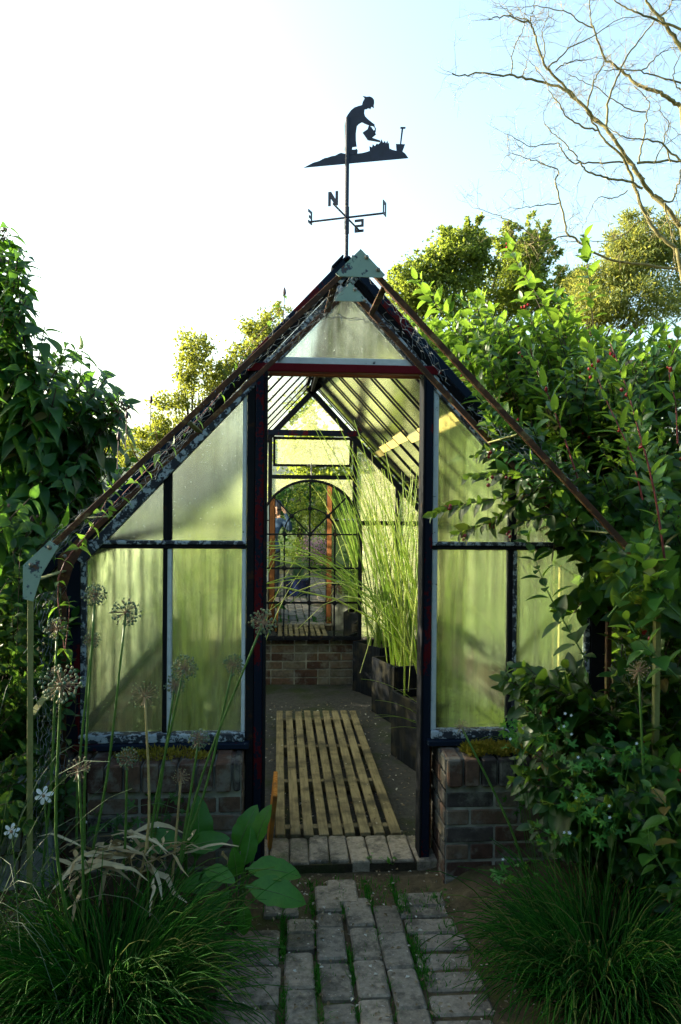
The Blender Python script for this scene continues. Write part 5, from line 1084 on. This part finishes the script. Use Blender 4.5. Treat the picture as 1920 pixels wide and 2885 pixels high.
moss('dull moss patch along the top of the left brick wall', -.72, -.3, 3.38, 3.49, .616, 1400, 7)
b = MB(); P = np.random.default_rng(3); k = MB(); k.box((-1.06, 3.33, .30), (.30, .22, .60), np.array(Matrix.Rotation(.1, 3, 'Z')), .5, 0, .02); tag(k.build('stone_block', M['stone'], origin=(-1.06, 3.33, 0)), 'pale lichened stone block beside the greenhouse left corner, behind the alliums', 'stone block')
# ferns inside, behind the right-hand panes
def fern(label, c, n, L, seed):
    rng = np.random.default_rng(seed); c = np.array(c, float); b = MB()
    for i in range(n):
        az = rng.uniform(0, 6.3); o = np.array([math.cos(az), math.sin(az), 0]); l = L*rng.uniform(.7, 1.1); t = np.linspace(0, 1, 22)[:, None]; pts = c+o*l*.75*t**1.3+np.array([0, 0, 1.])*l*(t*1.0-.45*t**2.4)
        b.tube(pts, np.linspace(.0025, .0008, 22), 3, .3, cap=False); T = np.gradient(pts, axis=0); T /= np.linalg.norm(T, axis=1)[:, None]; sd_ = np.cross(T, [0, 0, 1.]); sd_ /= np.linalg.norm(sd_, axis=1)[:, None]; N = np.cross(sd_, T)
        if pts[-1][0] < .76: continue
        wl = .13*np.sin(np.linspace(.25, PI, 22))**.8*l/.6
        for sg in (-1, 1): b.leaves(leaf_t([0, .3, .6, 1.], [.0, .09, .07, 0], .2, 0), pts[3:], sg*sd_[3:]+.45*T[3:], N[3:], wl[3:]+.012, rng.uniform(.2, .9))
    tag(b.build('fern', M['fern'], origin=c), label, 'fern', 'ferns inside the greenhouse')
fern('feathery fern inside the greenhouse behind the inner lower right pane', (1.0, 4.02, .25), 13, .8, 51); fern('feathery fern inside the greenhouse in the right corner, behind the outer lower right pane', (1.3, 3.95, .3), 10, .75, 52); fern('fern fronds low in the greenhouse behind the black planters', (1.38, 5.3, .3), 9, .45, 53)
# something leafy and pale inside on the left
def reeds(label, c, n, hi, lx, seed):
    rng = np.random.default_rng(seed); b = MB(); c = np.array(c, float)
    for i in range(n):
        p = c+np.array([rng.normal(0, .07), rng.normal(0, .1), 0]); L = hi*rng.uniform(.6, 1.02); o = np.array([lx+rng.normal(0, .5), rng.normal(0, .5), 0]); ln = rng.uniform(.05, .22); bd = rng.uniform(.05, .3); pts = [p+o*L*(ln*t+bd*t**2.6*.45)+np.array([0, 0, L*(t-.18*bd*t**3)]) for t in np.linspace(0, 1, 9)]
        b.tube(pts, np.linspace(.0055, .0014, 9)*rng.uniform(.7, 1.15), 4, rng.random()**.7, cap=False)
    tag(b.build('reed', M['reed'], smooth=True, origin=c), label, 'reed')
reeds('loose green reed clump inside the greenhouse behind the left-hand panes', (-.55, 5.3, .05), 60, 1.6, -.1, 207)
reeds('upright reeds just behind the left door post, pale tips leaning right beside it', (-.36, 6.3, .05), 9, 1.95, .45, 208)

# ================================================================== BEHIND THE CAMERA (seen in the mirror)
tree('hedge_shrub', 'dark hedge shrub behind the photographer, seen only in the mirror', 'shrub', [((-.9, -7.5, 1.2), (1., .6, 1.3), 2600), ((-.2, -8.2, 2.2), (1.2, .6, 1.2), 2400), ((-2., -7.6, 1.6), (1., .6, 1.5), 1800)], (-.8, -8, 0), 'L_under', .09, .05, 41, .2)
tree('hedge_shrub', 'sunlit hedge shrub behind the photographer at the right of the mirror', 'shrub', [((1., -7.6, 1.7), (.9, .6, 1.1), 2800), ((2.1, -7.2, 1.5), (.9, .6, 1.3), 2600), ((.6, -6.6, .55), (.5, .4, .45), 1200)], (1.2, -8, 0), 'L_hedge', .08, .05, 42, .2)
fb = thing('flower_bush', 'pink and mauve flowering bush reflected in the mirror behind the potted plant', 'flowering bush', (1.05, -5.2, 0)); b = MB(); crown(b, [((1.0, -5.2, .45), (.5, .4, .4), 1200)], .06, TINY, 6); b.build('foliage', M['L_under'], fb); b = MB(); crown(b, [((1.0, -5.2, .75), (.45, .35, .42), 2200)], .035, TINY, 7); b.build('flower', M['flowerpink'], fb)
pot = thing('plant_pot', 'blue glazed flower pot on the brick path, seen in the mirror', 'flower pot', (.34, -.5, 0)); b = MB(); b.lathe((.34, -.5, .0), [(.0, 0), (.17, 0), (.20, .1), (.245, .28), (.25, .36), (.262, .375), (.25, .385), (.235, .37), (.23, .33), (0, .33)], 28); b.build('pot_body', M['pot'], pot, smooth=True); b = MB(); b.lathe((.34, -.5, .33), [(.0, .006), (.229, .006)], 20); b.build('soil', M['soil'], pot)
b = MB(); rng = np.random.default_rng(12)
for i in range(260):
    az = rng.uniform(0, 6.3); el = rng.uniform(.05, 1.5); d = np.array([math.cos(az)*math.cos(el), math.sin(az)*math.cos(el), math.sin(el)]); L = rng.uniform(.32, .5); p = np.array([.34, -.5, .37]); s = unit(np.cross(d, [0.1, .2, 1])); b.ribbon(np.array([p, p+d*L*.5, p+d*L]), s, [.006, .005, .0004], rng.random())
tag(b.build('spiky_plant', M['spiky'], origin=(.34, -.5, .34)), 'round spiky blue-green plant growing in the blue pot', 'spiky plant')

# ---------------- the photographer, seen in the mirror
def skinned(name, joints, edges, mats, parent=None, fmat=None):
    me = bpy.data.meshes.new(name+'_cage'); me.from_pydata([j[0] for j in joints], edges, []); o = bpy.data.objects.new(name, me); COL.objects.link(o)
    md = o.modifiers.new('skin', 'SKIN'); md.use_smooth_shade = True
    for v, j in zip(me.skin_vertices[0].data, joints): v.radius = (j[1], j[2] if len(j) > 2 else j[1])
    me.skin_vertices[0].data[0].use_root = True
    sb = o.modifiers.new('sub', 'SUBSURF'); sb.levels = 2; sb.render_levels = 2
    dg = bpy.context.evaluated_depsgraph_get(); dg.update(); ev = o.evaluated_get(dg); m2 = bpy.data.meshes.new_from_object(ev); o.modifiers.clear(); o.data = m2; bpy.data.meshes.remove(me)
    m2.materials.clear()
    for m in mats: m2.materials.append(m)
    for p in m2.polygons:
        p.use_smooth = True
        if fmat: p.material_index = fmat(p.center)
    return o
bx, by = -.16, -.26
J = [((bx, by, .98), .15, .11), ((bx+.01, by, 1.18), .14, .10), ((bx+.03, by, 1.40), .17, .11), ((bx+.06, by+.02, 1.53), .06), ((bx+.09, by+.05, 1.62), .075, .085), ((bx+.10, by+.06, 1.73), .08, .095), ((bx+.10, by+.055, 1.80), .06, .07),
     ((bx-.16, by, 1.46), .065), ((bx-.20, by+.10, 1.24), .05), ((bx-.02, by+.25, 1.42), .038), ((bx+.06, by+.235, 1.62), .03), ((bx+.075, by+.235, 1.685), .034, .02),
     ((bx+.22, by, 1.47), .065), ((bx+.36, by+.08, 1.30), .05), ((bx+.32, by+.22, 1.48), .038), ((bx+.25, by+.235, 1.64), .03), ((bx+.24, by+.235, 1.70), .034, .02),
     ((bx-.10, by, .90), .10), ((bx-.11, by+.02, .50), .065), ((bx-.11, by-.01, .10), .045), ((bx-.12, by+.13, .045), .04, .035), ((bx+.10, by, .90), .10), ((bx+.10, by+.02, .50), .065), ((bx+.11, by-.01, .10), .045), ((bx+.12, by+.13, .045), .04, .035)]
E_ = [(0,1),(1,2),(2,3),(3,4),(4,5),(5,6),(2,7),(7,8),(8,9),(9,10),(10,11),(2,12),(12,13),(13,14),(14,15),(15,16),(0,17),(17,18),(18,19),(19,20),(0,21),(21,22),(22,23),(23,24)]
for wi, sx in ((11, 1), (16, -1)):                       # five fingers a hand, closed round the camera
    w_ = np.array(J[wi][0])
    for k, (dz, ln) in enumerate(((.035, .03), (.02, .036), (.004, .034), (-.012, .028), (-.03, .03))):
        a = w_+np.array([sx*.012, .012, dz]); c = a+np.array([sx*ln*.6, .012, .004]); J += [(tuple(a), .0095), (tuple(c), .008), (tuple(c+np.array([sx*ln*.5, -.012, .002])), .007)]; m = len(J); E_ += [(wi, m-3), (m-3, m-2), (m-2, m-1)]
def fm(c):
    if c[2] > 1.53 and abs(c[0]-(bx+.09)) < .13 and c[1] < by+.17: return 2
    if c[2] > 1.615 and c[1] > by+.15: return 2
    return 0 if c[2] > .93 else (1 if c[2] > .09 else 3)
per = skinned('person', J, E_, [M['denim'], M['trouser'], M['skin'], M['camblack']], fmat=fm)
tag(per, 'person in blue denim shirt and dark cap raising a camera, reflected in the mirror', 'person')
b = MB(); hc = np.array([bx+.10, by+.06, 1.755]); b.lathe(hc, [(.098, -.02), (.10, .03), (.085, .075), (.05, .10), (0, .108)], 16); b.box(hc+np.array([0, .12, -.01]), (.13, .10, .008), np.array(Matrix.Rotation(-.15, 3, 'X')), .5, 0, .002)
h_ = b.build('cap', M['hatcloth'], smooth=True); h_.parent = per
b = MB(); fc = np.array([bx+.10, by+.06, 1.70]); b.ball(fc+(0, .10, -.035), (.014, .022, .018), 8, 6)
for s in (-1, 1): b.ball(fc+(s*.085, .0, -.02), (.012, .02, .03), 8, 6)
b.ball(fc+(0, .088, -.078), (.026, .01, .008), 8, 6); h_ = b.build('face_features', M['skin'], smooth=True); h_.parent = per
b = MB()
for s in (-1, 1): b.ball(fc+(s*.032, .088, .008), (.013, .009, .009), 8, 6)
h_ = b.build('eye', M['petal'], smooth=True); h_.parent = per
cm = thing('camera', 'black camera held up by the person in the mirror', 'camera', (0, -.05, 1.70)); b = MB(); b.box((0, -.075, 1.715), (.14, .06, .095), None, .5, 0, .012); b.box((0, -.075, 1.775), (.05, .05, .03), None, .5, 0, .008); b.build('camera_body', M['camblack'], cm)
b = MB(); Rl = [(.033, -.045), (.036, -.03), (.036, -.012), (.033, -.008)]; b.tube([(0, y, 1.72) for r, y in Rl], [r for r, y in Rl], 16); b.build('lens', M['camblack'], cm)
